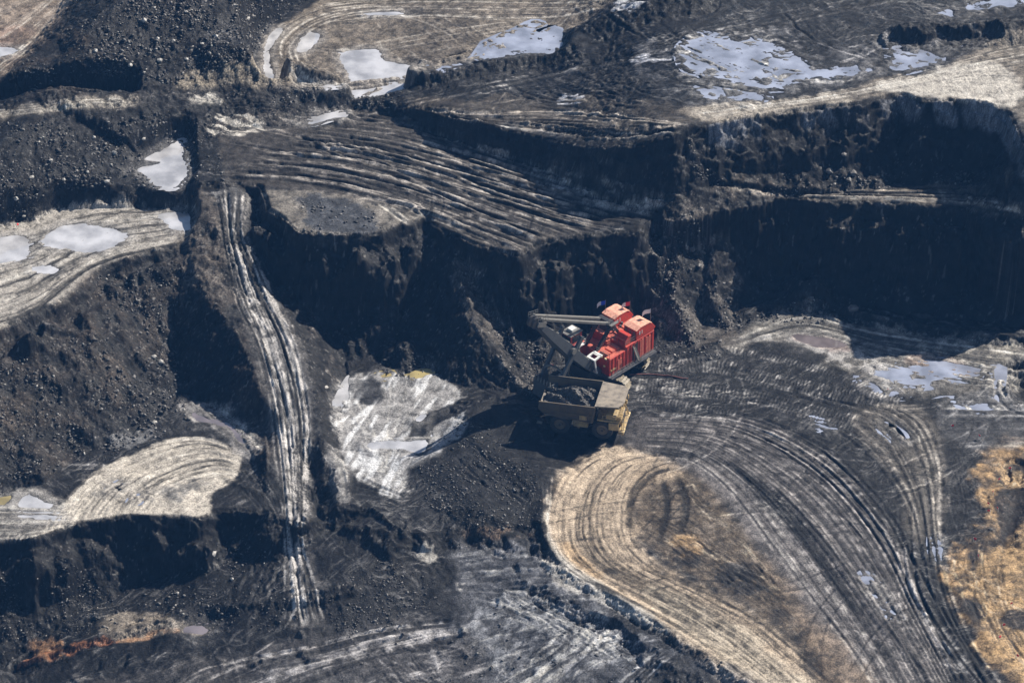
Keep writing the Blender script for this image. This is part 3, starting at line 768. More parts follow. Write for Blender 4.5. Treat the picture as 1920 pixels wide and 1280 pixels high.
ribbon([(430, 900), (480, 950), (530, 1010)], [(480, 860), (520, 930), (540, 1010)], 14, 0, 0.2, 0.6, 0.6)
# haul loop
la = [(1175, 838), (1110, 850), (1055, 890), (1024, 960), (1030, 1030), (1080, 1080), (1180, 1134), (1300, 1205), (1430, 1300)]
lb = [(1330, 868), (1240, 872), (1190, 915), (1180, 970), (1190, 1020), (1240, 1065), (1340, 1110), (1450, 1175), (1590, 1300)]
ribbon(la, lb, 12, 0, 0.07, -0.4, 0.9, 0.02, False, False, True)
ribbon(la, lb, 260, 0, 0.05, -0.5, 0.95, 0.012, False, True, True)
ribbon(la, lb, 16, 1, 0.05, -0.35, 0.9, 0.01, False, True, True)
for q in ([(1268, 876), (1225, 890), (1190, 925), (1180, 970), (1185, 1000)], [(1240, 895), (1250, 930), (1250, 960), (1240, 1000), (1236, 1020)], [(1265, 885), (1285, 930), (1285, 970), (1270, 1000)]):
    line(q, 1, 0.16, -0.9, 0.2, 0.5); line(q, 2, 0.05, -0.4, 0.2)
for q in ([(1240, 950), (1215, 980), (1190, 1005)], [(1300, 925), (1250, 975), (1200, 1022)]): line(q, 0, 0.15, -0.8, 0.2)
ribbon([(1200, 940), (1260, 980), (1330, 1020)], [(1200, 1000), (1300, 1060), (1420, 1130)], 68, 0, 0.22, -0.5, 0.7, 0.05, False, True)
ribbon([(1290, 920), (1380, 1000), (1450, 1080)], [(1300, 1040), (1400, 1100), (1520, 1200)], 68, 0, 0.25, -0.4, 0.7, 0.05, False, True)
# fans of tyre tracks to the right of the loop
fa = [(1195, 848), (1290, 862), (1370, 925), (1440, 1020), (1520, 1125), (1600, 1230), (1650, 1310)]
fb = [(1200, 805), (1340, 812), (1470, 880), (1560, 960), (1640, 1070), (1720, 1200), (1780, 1310)]
ribbon(fa, fb, 24, 0, 0.26, -0.7, 0.35, 0.006, True)
ribbon(fa, fb, 6, 1, 0.22, -0.7, 0.4, 0.006, True)
ribbon(fa, fb, 102, 0, 0.10, 0.4, 0.8, 0.006, False, True)
ga = [(1200, 802), (1340, 812), (1470, 880), (1560, 960), (1640, 1070), (1720, 1200), (1780, 1310)]
gb = [(1220, 765), (1400, 775), (1540, 830), (1640, 920), (1700, 1010), (1750, 1150), (1830, 1310)]
ribbon(ga, gb, 13, 1, 0.36, -0.5, 0.5, 0.012, True)
ribbon(ga, gb, 46, 0, 0.2, 0.45, 0.7, 0.01)
ribbon([(1190, 770), (1350, 760), (1480, 800), (1600, 880), (1680, 960)], [(1200, 830), (1380, 850), (1500, 900), (1600, 1000), (1680, 1100)], 44, 0, 0.25, 0.4, 0.6, 0.03, False, True)
ha = [(1560, 800), (1630, 860), (1690, 940), (1712, 1000), (1722, 1060)]
hb = [(1680, 752), (1740, 790), (1768, 870), (1768, 960), (1772, 1060)]
ribbon(ha, hb, 11, 1, 0.4, -0.6, 0.35, 0.008, True)
ribbon(ha, hb, 30, 0, 0.16, 0.5, 0.6)
ribbon([(1680, 1010), (1700, 1110), (1780, 1230), (1850, 1310)], [(1765, 1000), (1780, 1110), (1830, 1220), (1900, 1310)], 9, 1, 0.45, 0.8, 0.5)
ribbon([(1680, 1010), (1700, 1110), (1780, 1230), (1850, 1310)], [(1765, 1000), (1780, 1110), (1830, 1220), (1900, 1310)], 22, 0, 0.2, 0.6, 0.7)
line([(1690, 1010), (1740, 1100), (1800, 1200), (1850, 1290)], 1, 0.7, -0.6); line([(1440, 900), (1520, 985), (1580, 1060), (1650, 1160), (1740, 1270)], 1, 0.4, -0.6)
# crawler prints
for q, tr in (([(1365, 655), (1450, 672), (1560, 700), (1660, 745)], (0,)), ([(1235, 690), (1350, 695), (1450, 722), (1560, 742), (1680, 765)], (0, 2.2)), ([(1195, 728), (1300, 738), (1400, 752), (1500, 775), (1600, 800)], (0, 2.4)),
              ([(1190, 745), (1300, 762), (1380, 775)], (0,))):
    cleats(q, 1.9, 0.62, -0.26, 0.9, tr)
ribbon([(1200, 700), (1350, 690), (1500, 720), (1680, 770)], [(1190, 770), (1350, 790), (1500, 820), (1640, 860)], 24, 1, 0.3, 0.4, 0.6, 0.03, False, True)
ribbon([(1370, 640), (1500, 590), (1650, 620), (1930, 660)], [(1380, 655), (1520, 650), (1700, 700), (1930, 740)], 18, 1, 0.3, 0.6, 0.6)
ribbon([(1370, 640), (1500, 590), (1650, 620), (1930, 660)], [(1380, 655), (1520, 650), (1700, 700), (1930, 740)], 85, 0, 0.16, 0.6, 0.8, 0.02, False, True)
ribbon([(1510, 580), (1540, 605), (1590, 615)], [(1550, 570), (1600, 595), (1640, 610)], 7, 1, 0.4, 0.8)
ribbon([(1870, 690), (1862, 735), (1880, 765), (1940, 790)], [(1895, 690), (1890, 725), (1910, 745), (1940, 760)], 7, 1, 0.35, 0.5)
ribbon([(1760, 750), (1850, 752), (1940, 755)], [(1770, 840), (1850, 835), (1940, 835)], 14, 1, 0.3, 0.7, 0.5)
ribbon([(1600, 740), (1700, 750), (1780, 740)], [(1620, 760), (1700, 775), (1790, 770)], 8, 0, 0.3, 0.6)
# sand at the right edge
ribbon([(1790, 1020), (1790, 1090), (1840, 1180), (1920, 1290)], [(1900, 960), (1880, 1060), (1900, 1160), (1960, 1240)], 57, 0, 0.2, -0.55, 0.7, 0.05, False, True)
ribbon([(1790, 880), (1850, 930), (1890, 960)], [(1760, 960), (1800, 1000), (1830, 1020)], 12, 0, 0.15, -0.5)
ribbon([(1780, 870), (1800, 950), (1780, 1040)], [(1830, 880), (1840, 960), (1800, 1050)], 12, 0, 0.18, -0.4)
ribbon([(1820, 1050), (1860, 1100), (1940, 1110)], [(1820, 1150), (1880, 1200), (1940, 1180)], 44, 0, 0.2, -0.5, 0.7, 0.05, False, True)
line([(1805, 1120), (1825, 1135), (1835, 1165)], 1, 0.8, -0.8)
# lower middle and bottom
ribbon([(830, 1040), (920, 1030), (1010, 1025)], [(860, 1110), (950, 1110), (1060, 1100)], 16, 1, 0.25, 0.5, 0.6, 0.03)
ribbon([(860, 1170), (1000, 1120), (1120, 1110)], [(850, 1280), (1000, 1230), (1200, 1190)], 57, 0, 0.22, 0.6, 0.7, 0.04, False, True)
ribbon([(880, 1110), (980, 1160), (1100, 1230)], [(980, 1090), (1080, 1150), (1260, 1260)], 57, 0, 0.22, 0.6, 0.7, 0.04, False, True)
ribbon([(940, 1300), (1020, 1240), (1110, 1165)], [(1040, 1310), (1110, 1240), (1190, 1160)], 9, 1, 0.35, 0.9, 0.6)
ribbon([(1100, 1290), (1160, 1240), (1210, 1200)], [(1200, 1310), (1240, 1260), (1290, 1220)], 14, 0, 0.3, 0.8, 0.7)
ribbon([(300, 1300), (430, 1240), (560, 1215), (700, 1180), (860, 1160)], [(520, 1310), (640, 1260), (760, 1220), (900, 1190)], 16, 1, 0.42, 0.8, 0.6, 0.02)
ribbon([(300, 1300), (430, 1240), (560, 1215), (700, 1180), (860, 1160)], [(520, 1310), (640, 1260), (760, 1220), (900, 1190)], 68, 0, 0.25, 0.8, 0.8, 0.02, False, True)
ribbon([(60, 1290), (200, 1240), (330, 1215)], [(160, 1310), (300, 1280), (420, 1230)], 18, 0, 0.16, 0.35, 0.6)
ribbon([(640, 1190), (700, 1240), (760, 1300)], [(760, 1190), (800, 1240), (860, 1300)], 34, 0, 0.3, 0.6, 0.7, 0.05, False, True)
line([(330, 1285), (380, 1255), (460, 1235), (505, 1208), (530, 1190)], 0, -0.1, 1.0, 0.2); line([(800, 1195), (815, 1235), (830, 1270)], 1, -0.1, 0.8); line([(840, 1275), (900, 1255), (950, 1240)], 1, -0.1, 0.8)
line([(555, 1130), (545, 1160), (518, 1195)], 0, -0.1, 1.0, 0.2)
ribbon([(1010, 900), (1015, 950), (1020, 1000)], [(1040, 880), (1035, 930), (1030, 980)], 10, 0, 0.2, 0.8, 0.6)
ribbon([(990, 860), (1040, 870), (1090, 880)], [(1010, 890), (1050, 895), (1070, 900)], 9, 0, 0.2, 0.7, 0.6)
# churned mud of the lower middle, stronger strokes
ribbon([(840, 1120), (950, 1150), (1060, 1200)], [(900, 1080), (1020, 1110), (1160, 1170)], 60, 0, 0.2, 0.8, 0.7, 0.05, False, True)
ribbon([(900, 1300), (1000, 1210), (1100, 1130)], [(1040, 1310), (1150, 1230), (1240, 1190)], 70, 0, 0.22, 0.9, 0.7, 0.05, False, True)
ribbon([(660, 1200), (760, 1190), (880, 1170)], [(640, 1290), (760, 1290), (880, 1280)], 60, 0, 0.22, 0.7, 0.7, 0.06, False, True)
ribbon([(960, 1290), (1040, 1235), (1110, 1180)], [(1010, 1300), (1080, 1250), (1150, 1190)], 10, 1, 0.2, 1.2, 0.6)
ribbon([(1210, 920), (1280, 900), (1340, 960)], [(1200, 1010), (1280, 1050), (1400, 1090)], 60, 0, 0.2, -0.7, 0.8, 0.06, False, True)
ribbon([(1330, 1040), (1400, 1060), (1470, 1100)], [(1320, 1080), (1400, 1110), (1480, 1170)], 30, 1, 0.3, -0.7, 0.8, 0.06, False, True)
ribbon([(1850, 850), (1900, 870), (1940, 880)], [(1840, 1000), (1890, 1020), (1940, 1010)], 50, 0, 0.2, -0.7, 0.8, 0.06, False, True)
# churned strips of the higher level
ribbon([(1120, 100), (1280, 60), (1480, 20)], [(1200, 170), (1400, 160), (1640, 140)], 90, 0, 0.2, 0.6, 0.8, 0.04, False, True)
ribbon([(1460, 60), (1560, 40), (1700, 20)], [(1560, 130), (1620, 110), (1690, 90)], 60, 0, 0.25, 0.5, 0.8, 0.06, False, True)
ribbon([(820, 165), (950, 130), (1150, 90)], [(880, 205), (1050, 195), (1280, 190)], 70, 0, 0.25, 0.5, 0.8, 0.05, False, True)
# stray wheel tracks crossing the fans
for k_ in range(46):
    if k_ < 26: x0_, y0_ = 20 + 70 * RNG.rand(), -85 + 100 * RNG.rand()
    elif k_ < 36: x0_, y0_ = -20 + 80 * RNG.rand(), 55 + 35 * RNG.rand()
    else: x0_, y0_ = -60 + 70 * RNG.rand(), -100 + 30 * RNG.rand()
    a0_ = RNG.rand() * 6.28; cu_ = (RNG.rand() - 0.5) * 0.09; L_ = 14 + 26 * RNG.rand()
    q_ = np.arange(0, L_, 1.0); h_ = a0_ + cu_ * q_
    cx_ = x0_ + np.cumsum(np.cos(h_)); cy_ = y0_ + np.cumsum(np.sin(h_))
    for off_ in (-1.3, 1.3):
        P_ = np.stack([cx_ - np.sin(h_) * off_, cy_ + np.cos(h_) * off_, 0 * cx_], -1)
        strokes(P_[None], 0, np.array([0.14]), np.array([0.55 if RNG.rand() < 0.45 else -0.6]), 0.5)
# a few heavier crossing ruts over the fans and the ramp
for q_ in ([(1350, 800), (1480, 850), (1600, 830), (1700, 860)], [(1420, 870), (1560, 900), (1700, 880), (1790, 900)], [(1500, 1000), (1620, 990), (1720, 1040), (1800, 1020)], [(1180, 1110), (1320, 1080), (1470, 1100), (1600, 1060)],
           [(1600, 1270), (1660, 1180), (1760, 1120), (1850, 1060)], [(700, 250), (800, 300), (820, 380), (800, 410)], [(1000, 280), (980, 340), (1010, 400), (990, 460)]):
    line(q_, 0, 0.2, -0.7, 0.4, 2.2)
# ripples of slid spoil on the flanks
ribbon([(840, 440), (870, 540), (930, 660), (1000, 735)], [(820, 470), (840, 580), (890, 700), (960, 745)], 12, 1, 0.35, 0.5, 0.7, 0.05, False, True)
ribbon([(880, 470), (920, 560), (960, 660)], [(950, 480), (955, 560), (975, 650)], 44, 0, 0.4, 0.9, 0.7, 0.05, False, True)
ribbon([(1240, 400), (1225, 480), (1210, 560)], [(1370, 390), (1350, 480), (1380, 590)], 68, 0, 0.4, 0.8, 0.7, 0.06, False, True)
ribbon([(60, 620), (120, 720), (200, 860)], [(350, 480), (400, 620), (430, 760)], 60, 1, 0.25, 0.12, 0.8, 0.05, False, True)
ribbon([(600, 960), (590, 1010), (560, 1120)], [(500, 960), (450, 1060), (420, 1170)], 30, 1, 0.3, 0.3, 0.8, 0.05, False, True)
ribbon([(740, 960), (800, 1010), (860, 1100)], [(760, 1000), (790, 1060), (800, 1120)], 14, 1, 0.3, 0.4, 0.7, 0.05, False, True)

for c in BUF:
    if BUF[c]:
        arr = [np.concatenate([b[k] for b in BUF[c]]) for k in range(5)]
        splat(arr[0], arr[1], arr[2], c, arr[3], arr[4])


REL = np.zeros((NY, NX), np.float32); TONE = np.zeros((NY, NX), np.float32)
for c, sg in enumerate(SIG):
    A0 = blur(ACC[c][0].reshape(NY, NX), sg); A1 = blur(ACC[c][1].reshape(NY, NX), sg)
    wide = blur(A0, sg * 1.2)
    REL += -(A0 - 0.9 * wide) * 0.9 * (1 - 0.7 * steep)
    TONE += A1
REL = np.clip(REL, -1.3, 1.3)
print('tracks done')

# light and dark streaks: dried crust and bare bitumen, wet sheen painted into the pale ones
tp = np.clip(TONE, 0, 1.3) / 1.3; tn = np.clip(-TONE, 0, 1.2) / 1.2
tp *= np.clip(0.75 + 0.5 * fine1 + 0.35 * w2, 0.1, 1.2); tn *= np.clip(0.85 + 0.4 * fine1, 0.2, 1.1)
ALB = ALB * (1 - 0.0 * tp[..., None])
lum = ALB.mean(-1, keepdims=True)
target = np.maximum(np.minimum(ALB * 3.0 + c3(0.12, 0.114, 0.103), c3(0.40, 0.385, 0.35)), ALB * 1.2)
ALB = ALB + (target - ALB) * tp[..., None] * 0.8
ALB = ALB * (1 - 0.78 * tn[..., None])

crest = sst(0.06, 0.45, REL) * (1 - slopy); furrow = sst(0.05, 0.5, -REL)  # tint by relief: dry pale crests, wet furrows with shade painted in
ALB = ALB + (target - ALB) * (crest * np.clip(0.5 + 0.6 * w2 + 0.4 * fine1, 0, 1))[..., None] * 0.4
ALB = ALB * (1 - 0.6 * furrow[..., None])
# walls: strata and streaks
zs = MZ + 0.5 * w2 + 0.3 * w1
strat = vn(zs * 1.1, XX * 0.03 + 3, 5) * 0.6 + vn(zs * 3.3 + 9, XX * 0.05, 8) * 0.4
vert = vn((XX + 0.4 * YY) / 1.3 + w1, zs * 0.12, 10) * 0.5 + vn((XX + 0.4 * YY) / 5.0 + w1, zs * 0.1 + 4, 12) * 0.5
wall = c3(0.018, 0.018, 0.020) + (np.clip(strat - 0.45, 0, 1) * np.clip(vert - 0.3, 0, 1))[..., None] * c3(0.22, 0.23, 0.26)
ALB = ALB * (1 - steep[..., None] * 0.85) + wall * steep[..., None] * 0.85

band = sst(25.0, 26.2, MZ + 0.6 * w1) * steep * (XX > 36)
ALB = ALB + (c3(0.15, 0.155, 0.17) - ALB) * (band * sst(0.25, 0.6, vert))[..., None] * 0.7
# grain
rub = slopy * (1 - 0.6 * steep)
grain = 1 + 0.32 * fine1 + 0.30 * fine2 + 0.34 * fine3 * (0.6 + rub)
pale_fl = (fine3 > 0.93) & (fine2 > 0.05)
ALB = ALB * np.clip(grain, 0.3, 2.0)[..., None]
ALB[pale_fl] += 0.07 * rub[pale_fl][:, None] * c3(1, 0.95, 0.9)
lum = ALB.mean(-1, keepdims=True)
ALB = ALB * np.clip((lum / 0.115) ** 0.75, 0.27, 1.35)
# small pale chips, and wet sparkle painted in as pale specks
chip = (vn(XX * 2.6, YY * 2.6, 1) * vn(XX * 1.7 + 5, YY * 1.7, 7) > 0.66) * (0.25 + 0.75 * blot)
ALB = ALB + (chip * (0.5 + rub) * 0.10)[..., None] * c3(1, 0.96, 0.9)
ALB = np.clip(ALB, 0.004, 0.6).astype(np.float32)

H = MZ + REL
cliffy = steep * (1.8 * (ridged((XX + 0.3 * YY), zs * 2.0, 2.4, 3, 4) - 0.5))
H += cliffy
H += (0.055 + 0.25 * rub) * fine1 + (0.05 + 0.17 * rub) * fine2 * 0.8 + (0.03 + rub * 0.10) * fine3
H += 0.28 * w2 * (0.22 + 0.78 * rub) + 0.35 * w1 * (0.25 + rub * 1.7) + 0.6 * rub * fbm(XX, YY, 15, 2, 11)

DET = H - MZ
# flatten the ground round each pool and sink its bed; only the higher ruts stand out of the water
for kind, Pw, zl, M, D, S_ in POOLG:
    if kind == BLUE:
        H = H * (1 - M) + (zl + DET * 1.0 + 0.42 * (lane(-24, 3.2, 0.8, 5, 2.5) - 0.46) + 0.12 * fine1 + 0.12 * w2) * M
        H = H - 0.13 * D + 0.12 * (1 - D) * M
    else:
        H = H * (1 - M) + (zl + DET * 0.55 + 0.22 * (lane(14, 4.5, 0.7, 11, 2.0) - 0.47) * sst(2.2, -0.5, S_)) * M
        H = H - 0.20 * D + 0.06 * (1 - D) * M
    wet = sst(0.10, -0.05, H - zl + 0.06) * M
    ALB *= (1 - 0.5 * wet)[..., None]

# ------------------------------------------------------------------ materials
def new_mat(name):
    m = bpy.data.materials.new(name); m.use_nodes = True
    return m, m.node_tree, m.node_tree.nodes['Principled BSDF']


def land_mat():
    m, t, b = new_mat('ground')
    N = t.nodes; L = t.links
    at_ = N.new('ShaderNodeAttribute'); at_.attribute_name = 'tint'
    tc = N.new('ShaderNodeTexCoord')
    n1 = N.new('ShaderNodeTexNoise'); n1.inputs['Scale'].default_value = 3.4; n1.inputs['Detail'].default_value = 6; n1.inputs['Roughness'].default_value = 0.7
    L.new(tc.outputs['Object'], n1.inputs['Vector'])
    mr = N.new('ShaderNodeMapRange'); mr.inputs[1].default_value = 0.3; mr.inputs[2].default_value = 0.7; mr.inputs[3].default_value = 0.35; mr.inputs[4].default_value = 1.65
    L.new(n1.outputs[0], mr.inputs[0])
    mul = N.new('ShaderNodeVectorMath'); mul.operation = 'SCALE'
    L.new(at_.outputs['Color'], mul.inputs[0]); L.new(mr.outputs[0], mul.inputs['Scale'])
    L.new(mul.outputs[0], b.inputs['Base Color'])
    bp = N.new('ShaderNodeBump'); bp.inputs['Strength'].default_value = 0.9; bp.inputs['Distance'].default_value = 0.22
    L.new(n1.outputs[0], bp.inputs['Height']); L.new(bp.outputs[0], b.inputs['Normal'])
    r2 = N.new('ShaderNodeMapRange'); r2.inputs[1].default_value = 0.35; r2.inputs[2].default_value = 0.65; r2.inputs[3].default_value = 0.28; r2.inputs[4].default_value = 0.85
    n2 = N.new('ShaderNodeTexNoise'); n2.inputs['Scale'].default_value = 0.5; n2.inputs['Detail'].default_value = 4
    L.new(tc.outputs['Object'], n2.inputs['Vector']); L.new(n2.outputs[0], r2.inputs[0]); L.new(r2.outputs[0], b.inputs['Roughness'])
    b.inputs['Specular IOR Level'].default_value = 0.19
    return m


def build_land(H, nx=1060, ny=1170):
    v = np.linspace(0, 1, ny)
    yv = -106 + (98 + 106) * v
    half = 82 + (107 - 82) * v
    u = np.linspace(-1, 1, nx)
    X = u[None, :] * half[:, None]; Y = np.repeat(yv[:, None], nx, 1)
    Z = sample(H, X, Y)
    co = np.stack([X, Y, Z], -1).reshape(-1, 3).astype(np.float32)
    i = np.arange((ny - 1) * (nx - 1)); r = i // (nx - 1); c = i % (nx - 1); a = r * nx + c
    f = np.stack([a, a + 1, a + nx + 1, a + nx], -1).astype(np.int32)
    me = bpy.data.meshes.new('ground')
    me.vertices.add(len(co)); me.vertices.foreach_set('co', co.ravel())
    me.loops.add(f.size); me.loops.foreach_set('vertex_index', f.ravel())
    me.polygons.add(len(f)); me.polygons.foreach_set('loop_start', np.arange(0, f.size, 4, dtype=np.int32))
    me.update(calc_edges=True)
    me.polygons.foreach_set('use_smooth', np.ones(len(f), bool))
    ca = me.attributes.new('tint', 'FLOAT_COLOR', 'POINT')
    C4 = np.ones((len(co), 4), np.float32)
    fx = np.clip((co[:, 0] - GX0) / DX, 0, NX - 1).round().astype(int); fy = np.clip((co[:, 1] - GY0) / DX, 0, NY - 1).round().astype(int)
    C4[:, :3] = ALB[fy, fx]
    ca.data.foreach_set('color', C4.ravel())
    o = bpy.data.objects.new('ground', me); COL.objects.link(o); o['kind'] = 'structure'
    return o


land = build_land(H)
land.data.materials.append(land_mat())


def pool_mat(name, col, rough=0.05):
    m, t, b = new_mat(name)
    N = t.nodes; L = t.links
    b.inputs['Roughness'].default_value = rough
    b.inputs['IOR'].default_value = 1.5
    b.inputs['Specular IOR Level'].default_value = 1.0
    b.inputs['Coat Weight'].default_value = 1.0; b.inputs['Coat Roughness'].default_value = 0.03; b.inputs['Coat IOR'].default_value = 1.5
    tc = N.new('ShaderNodeTexCoord')
    n = N.new('ShaderNodeTexNoise'); n.inputs['Scale'].default_value = 0.25; n.inputs['Detail'].default_value = 5
    L.new(tc.outputs['Object'], n.inputs['Vector'])
    r = N.new('ShaderNodeValToRGB')
    r.color_ramp.elements[0].position = 0.35; r.color_ramp.elements[1].position = 0.65
    r.color_ramp.elements[0].color = (*[c * 0.6 for c in col], 1); r.color_ramp.elements[1].color = (*[min(1, c * 1.15) for c in col], 1)
    L.new(n.outputs[0], r.inputs[0]); L.new(r.outputs[0], b.inputs['Base Color'])
    n2 = N.new('ShaderNodeTexNoise'); n2.inputs['Scale'].default_value = 1.5
    L.new(tc.outputs['Object'], n2.inputs['Vector'])
    bp = N.new('ShaderNodeBump'); bp.inputs['Strength'].default_value = 0.05; bp.inputs['Distance'].default_value = 0.05
    L.new(n2.outputs[0], bp.inputs['Height']); L.new(bp.outputs[0], b.inputs['Normal'])
    return m


PM = {MILK: pool_mat('silty_water', (0.46, 0.46, 0.475)), BLUE: pool_mat('blue_silty_water', (0.30, 0.325, 0.40)),
      RUST: pool_mat('oily_water', (0.18, 0.155, 0.16)), YEL: pool_mat('yellow_scum', (0.36, 0.29, 0.12), 0.35)}
for kind, Pw, zl, M, D, S_ in POOLG:
    c = Pw[:, :2].mean(0)
    P = Pw[:, :2].copy()
    d = np.roll(P, -1, 0) - np.roll(P, 1, 0)
    nrm = np.stack([d[:, 1], -d[:, 0]], -1) / (np.hypot(d[:, 0], d[:, 1])[:, None] + 1e-6)
    ar = 0.5 * np.sum(P[:, 0] * np.roll(P[:, 1], -1) - np.roll(P[:, 0], -1) * P[:, 1])
    ex = 1.0 if kind == BLUE else 0.6; P = P + nrm * (ex if ar > 0 else -ex)
    bm = bmesh.new()
    f = bm.faces.new([bm.verts.new((p[0], p[1], zl - 0.06)) for p in P])
    bmesh.ops.triangulate(bm, faces=[f])
    bmesh.ops.recalc_face_normals(bm, faces=bm.faces[:])
    for f in bm.faces:
        if f.normal.z < 0: f.normal_flip()
    me = bpy.data.meshes.new('puddle'); bm.to_mesh(me); bm.free(); me.materials.append(PM[kind])
    o = bpy.data.objects.new('puddle', me); COL.objects.link(o); o['kind'] = 'structure'

# the land goes on beyond the worked ground
def far_height(x, y):
    n = fbm(x, y, 90, 3, 5)
    return np.where(y > 100, 22, 6) + 7 * n


fxs = np.r_[np.linspace(-1250, -100, 40), np.linspace(-95, 95, 30), np.linspace(100, 1250, 40)]
fys = np.r_[np.linspace(-1250, -96, 40), np.linspace(-90, 90, 30), np.linspace(96, 1250, 40)]
FX, FY = np.meshgrid(fxs, fys)
wgt = np.clip(np.maximum(np.maximum(np.abs(FX) - 95, 0) / 120, np.maximum(FY - 95, -98 - FY) / 120), 0, 1)
_lo = np.min([sample(MZ, FX + a, FY + b_) for a in (-9, -4.5, 0, 4.5, 9) for b_ in (-9, -4.5, 0, 4.5, 9)], 0)
FZ = (_lo - 2.0) * (1 - wgt) + far_height(FX, FY) * wgt
ny_, nx_ = FX.shape
vv = [(float(a), float(b_), float(c_)) for a, b_, c_ in zip(FX.ravel(), FY.ravel(), FZ.ravel())]
ff = []
for j in range(ny_ - 1):
    for i in range(nx_ - 1):
        cx = (fxs[i] + fxs[i + 1]) / 2; cy = (fys[j] + fys[j + 1]) / 2
        hw = 82 + 25 * (cy + 106) / 204
        if -98 < cy < 90 and abs(cx) < hw - 8: continue
        a = j * nx_ + i; ff.append((a, a + 1, a + nx_ + 1, a + nx_))
me = bpy.data.meshes.new('terrain'); me.from_pydata(vv, [], ff)
mt, t_, b_ = new_mat('terrain'); b_.inputs['Base Color'].default_value = (0.04, 0.037, 0.034, 1); b_.inputs['Roughness'].default_value = 0.9
me.materials.append(mt)
o = bpy.data.objects.new('terrain', me); COL.objects.link(o); o['kind'] = 'structure'


# ------------------------------------------------------------------ loose rock
def ico():
    bm = bmesh.new(); bmesh.ops.create_icosphere(bm, subdivisions=1, radius=1.0)
    v = np.array([v.co[:] for v in bm.verts]); f = np.array([[q.index for q in p.verts] for p in bm.faces]); bm.free()
    return v, f


IV, IF = ico()


def rock_verts(r, sq=0.7):
    v = IV * (0.6 + 0.7 * RNG.rand(len(IV)))[:, None] * np.array([1.25, 0.5 + 0.5 * RNG.rand(), sq * (0.5 + 0.6 * RNG.rand())])
    a = RNG.rand() * 6.28; c, s = math.cos(a), math.sin(a)
    v = v @ np.array([[c, -s, 0], [s, c, 0], [0, 0, 1]])
    t = RNG.randn() * 0.4; c, s = math.cos(t), math.sin(t)
    return (v @ np.array([[1, 0, 0], [0, c, -s], [0, s, c]])) * r


def rock_mat(name, lo, hi):
    m, t, b = new_mat(name)
    N = t.nodes; L = t.links
    tc = N.new('ShaderNodeTexCoord'); n = N.new('ShaderNodeTexNoise'); n.inputs['Scale'].default_value = 1.2; n.inputs['Detail'].default_value = 5
    L.new(tc.outputs['Object'], n.inputs['Vector'])
    r = N.new('ShaderNodeValToRGB'); r.color_ramp.elements[0].position = 0.38; r.color_ramp.elements[1].position = 0.62
    r.color_ramp.elements[0].color = (*lo, 1); r.color_ramp.elements[1].color = (*hi, 1)
    L.new(n.outputs[0], r.inputs[0]); L.new(r.outputs[0], b.inputs['Base Color']); b.inputs['Roughness'].default_value = 0.6
    return m


MD = rock_mat('dark_rock', (0.014, 0.013, 0.013), (0.055, 0.05, 0.046))
MG = rock_mat('grey_rock', (0.06, 0.057, 0.055), (0.16, 0.15, 0.14))
MP = rock_mat('pale_rock', (0.25, 0.24, 0.22), (0.42, 0.40, 0.37))
ZONES = [([(200, 20), (280, -30), (600, -30), (500, 60), (480, 110), (330, 160), (180, 150)], 3400, 0.30), ([(40, 110), (120, 60), (200, 20), (180, 150), (60, 190)], 700, 0.22),
         ([(60, 230), (330, 210), (330, 260), (250, 310), (300, 350), (110, 360), (60, 420), (-40, 430), (-40, 230)], 2600, 0.27), ([(330, 215), (400, 215), (420, 340), (350, 345)], 350, 0.25),
         ([(240, 560), (330, 620), (340, 740), (360, 790), (280, 830), (170, 870), (60, 900), (-30, 900), (-30, 700), (100, 640)], 3000, 0.27), ([(180, 520), (340, 480), (330, 620), (200, 640)], 600, 0.25),
         ([(1215, 430), (1300, 400), (1370, 560), (1400, 620), (1300, 670), (1220, 600)], 1200, 0.27), ([(1290, 250), (1330, 330), (1500, 350), (1600, 340), (1700, 345), (1640, 372), (1360, 362), (1290, 330)], 700, 0.24),
         ([(700, 690), (760, 640), (830, 660), (860, 700), (830, 720), (720, 705)], 500, 0.25), ([(930, 600), (1060, 680), (1060, 720), (1000, 745), (940, 700)], 800, 0.24),
         ([(780, 850), (880, 780), (1000, 860), (1020, 980), (900, 1000), (800, 950)], 1700, 0.2), ([(600, 1130), (700, 1030), (800, 1080), (840, 1170), (640, 1190)], 900, 0.19),
         ([(-20, 1080), (120, 1050), (240, 1140), (200, 1190), (-20, 1200)], 900, 0.2), ([(400, 1000), (540, 1000), (560, 1180), (390, 1190)], 800, 0.18), ([(230, 1120), (400, 1090), (420, 1150), (300, 1150)], 300, 0.25),
         ([(1380, 600), (1520, 560), (1640, 600), (1500, 610)], 400, 0.25), ([(480, 160), (760, 160), (740, 200), (420, 210), (400, 170)], 600, 0.25),
         ([(1310, 330), (1900, 320), (1900, 345), (1500, 345)], 300, 0.3), ([(560, 375), (690, 380), (720, 430), (560, 436)], 350, 0.24), ([(1200, 640), (1380, 640), (1380, 720), (1220, 690)], 350, 0.25),
         ([(860, 1100), (1400, 1250), (1300, 1290), (700, 1290), (640, 1190)], 500, 0.2)]
RV = {0: [], 1: [], 2: []}
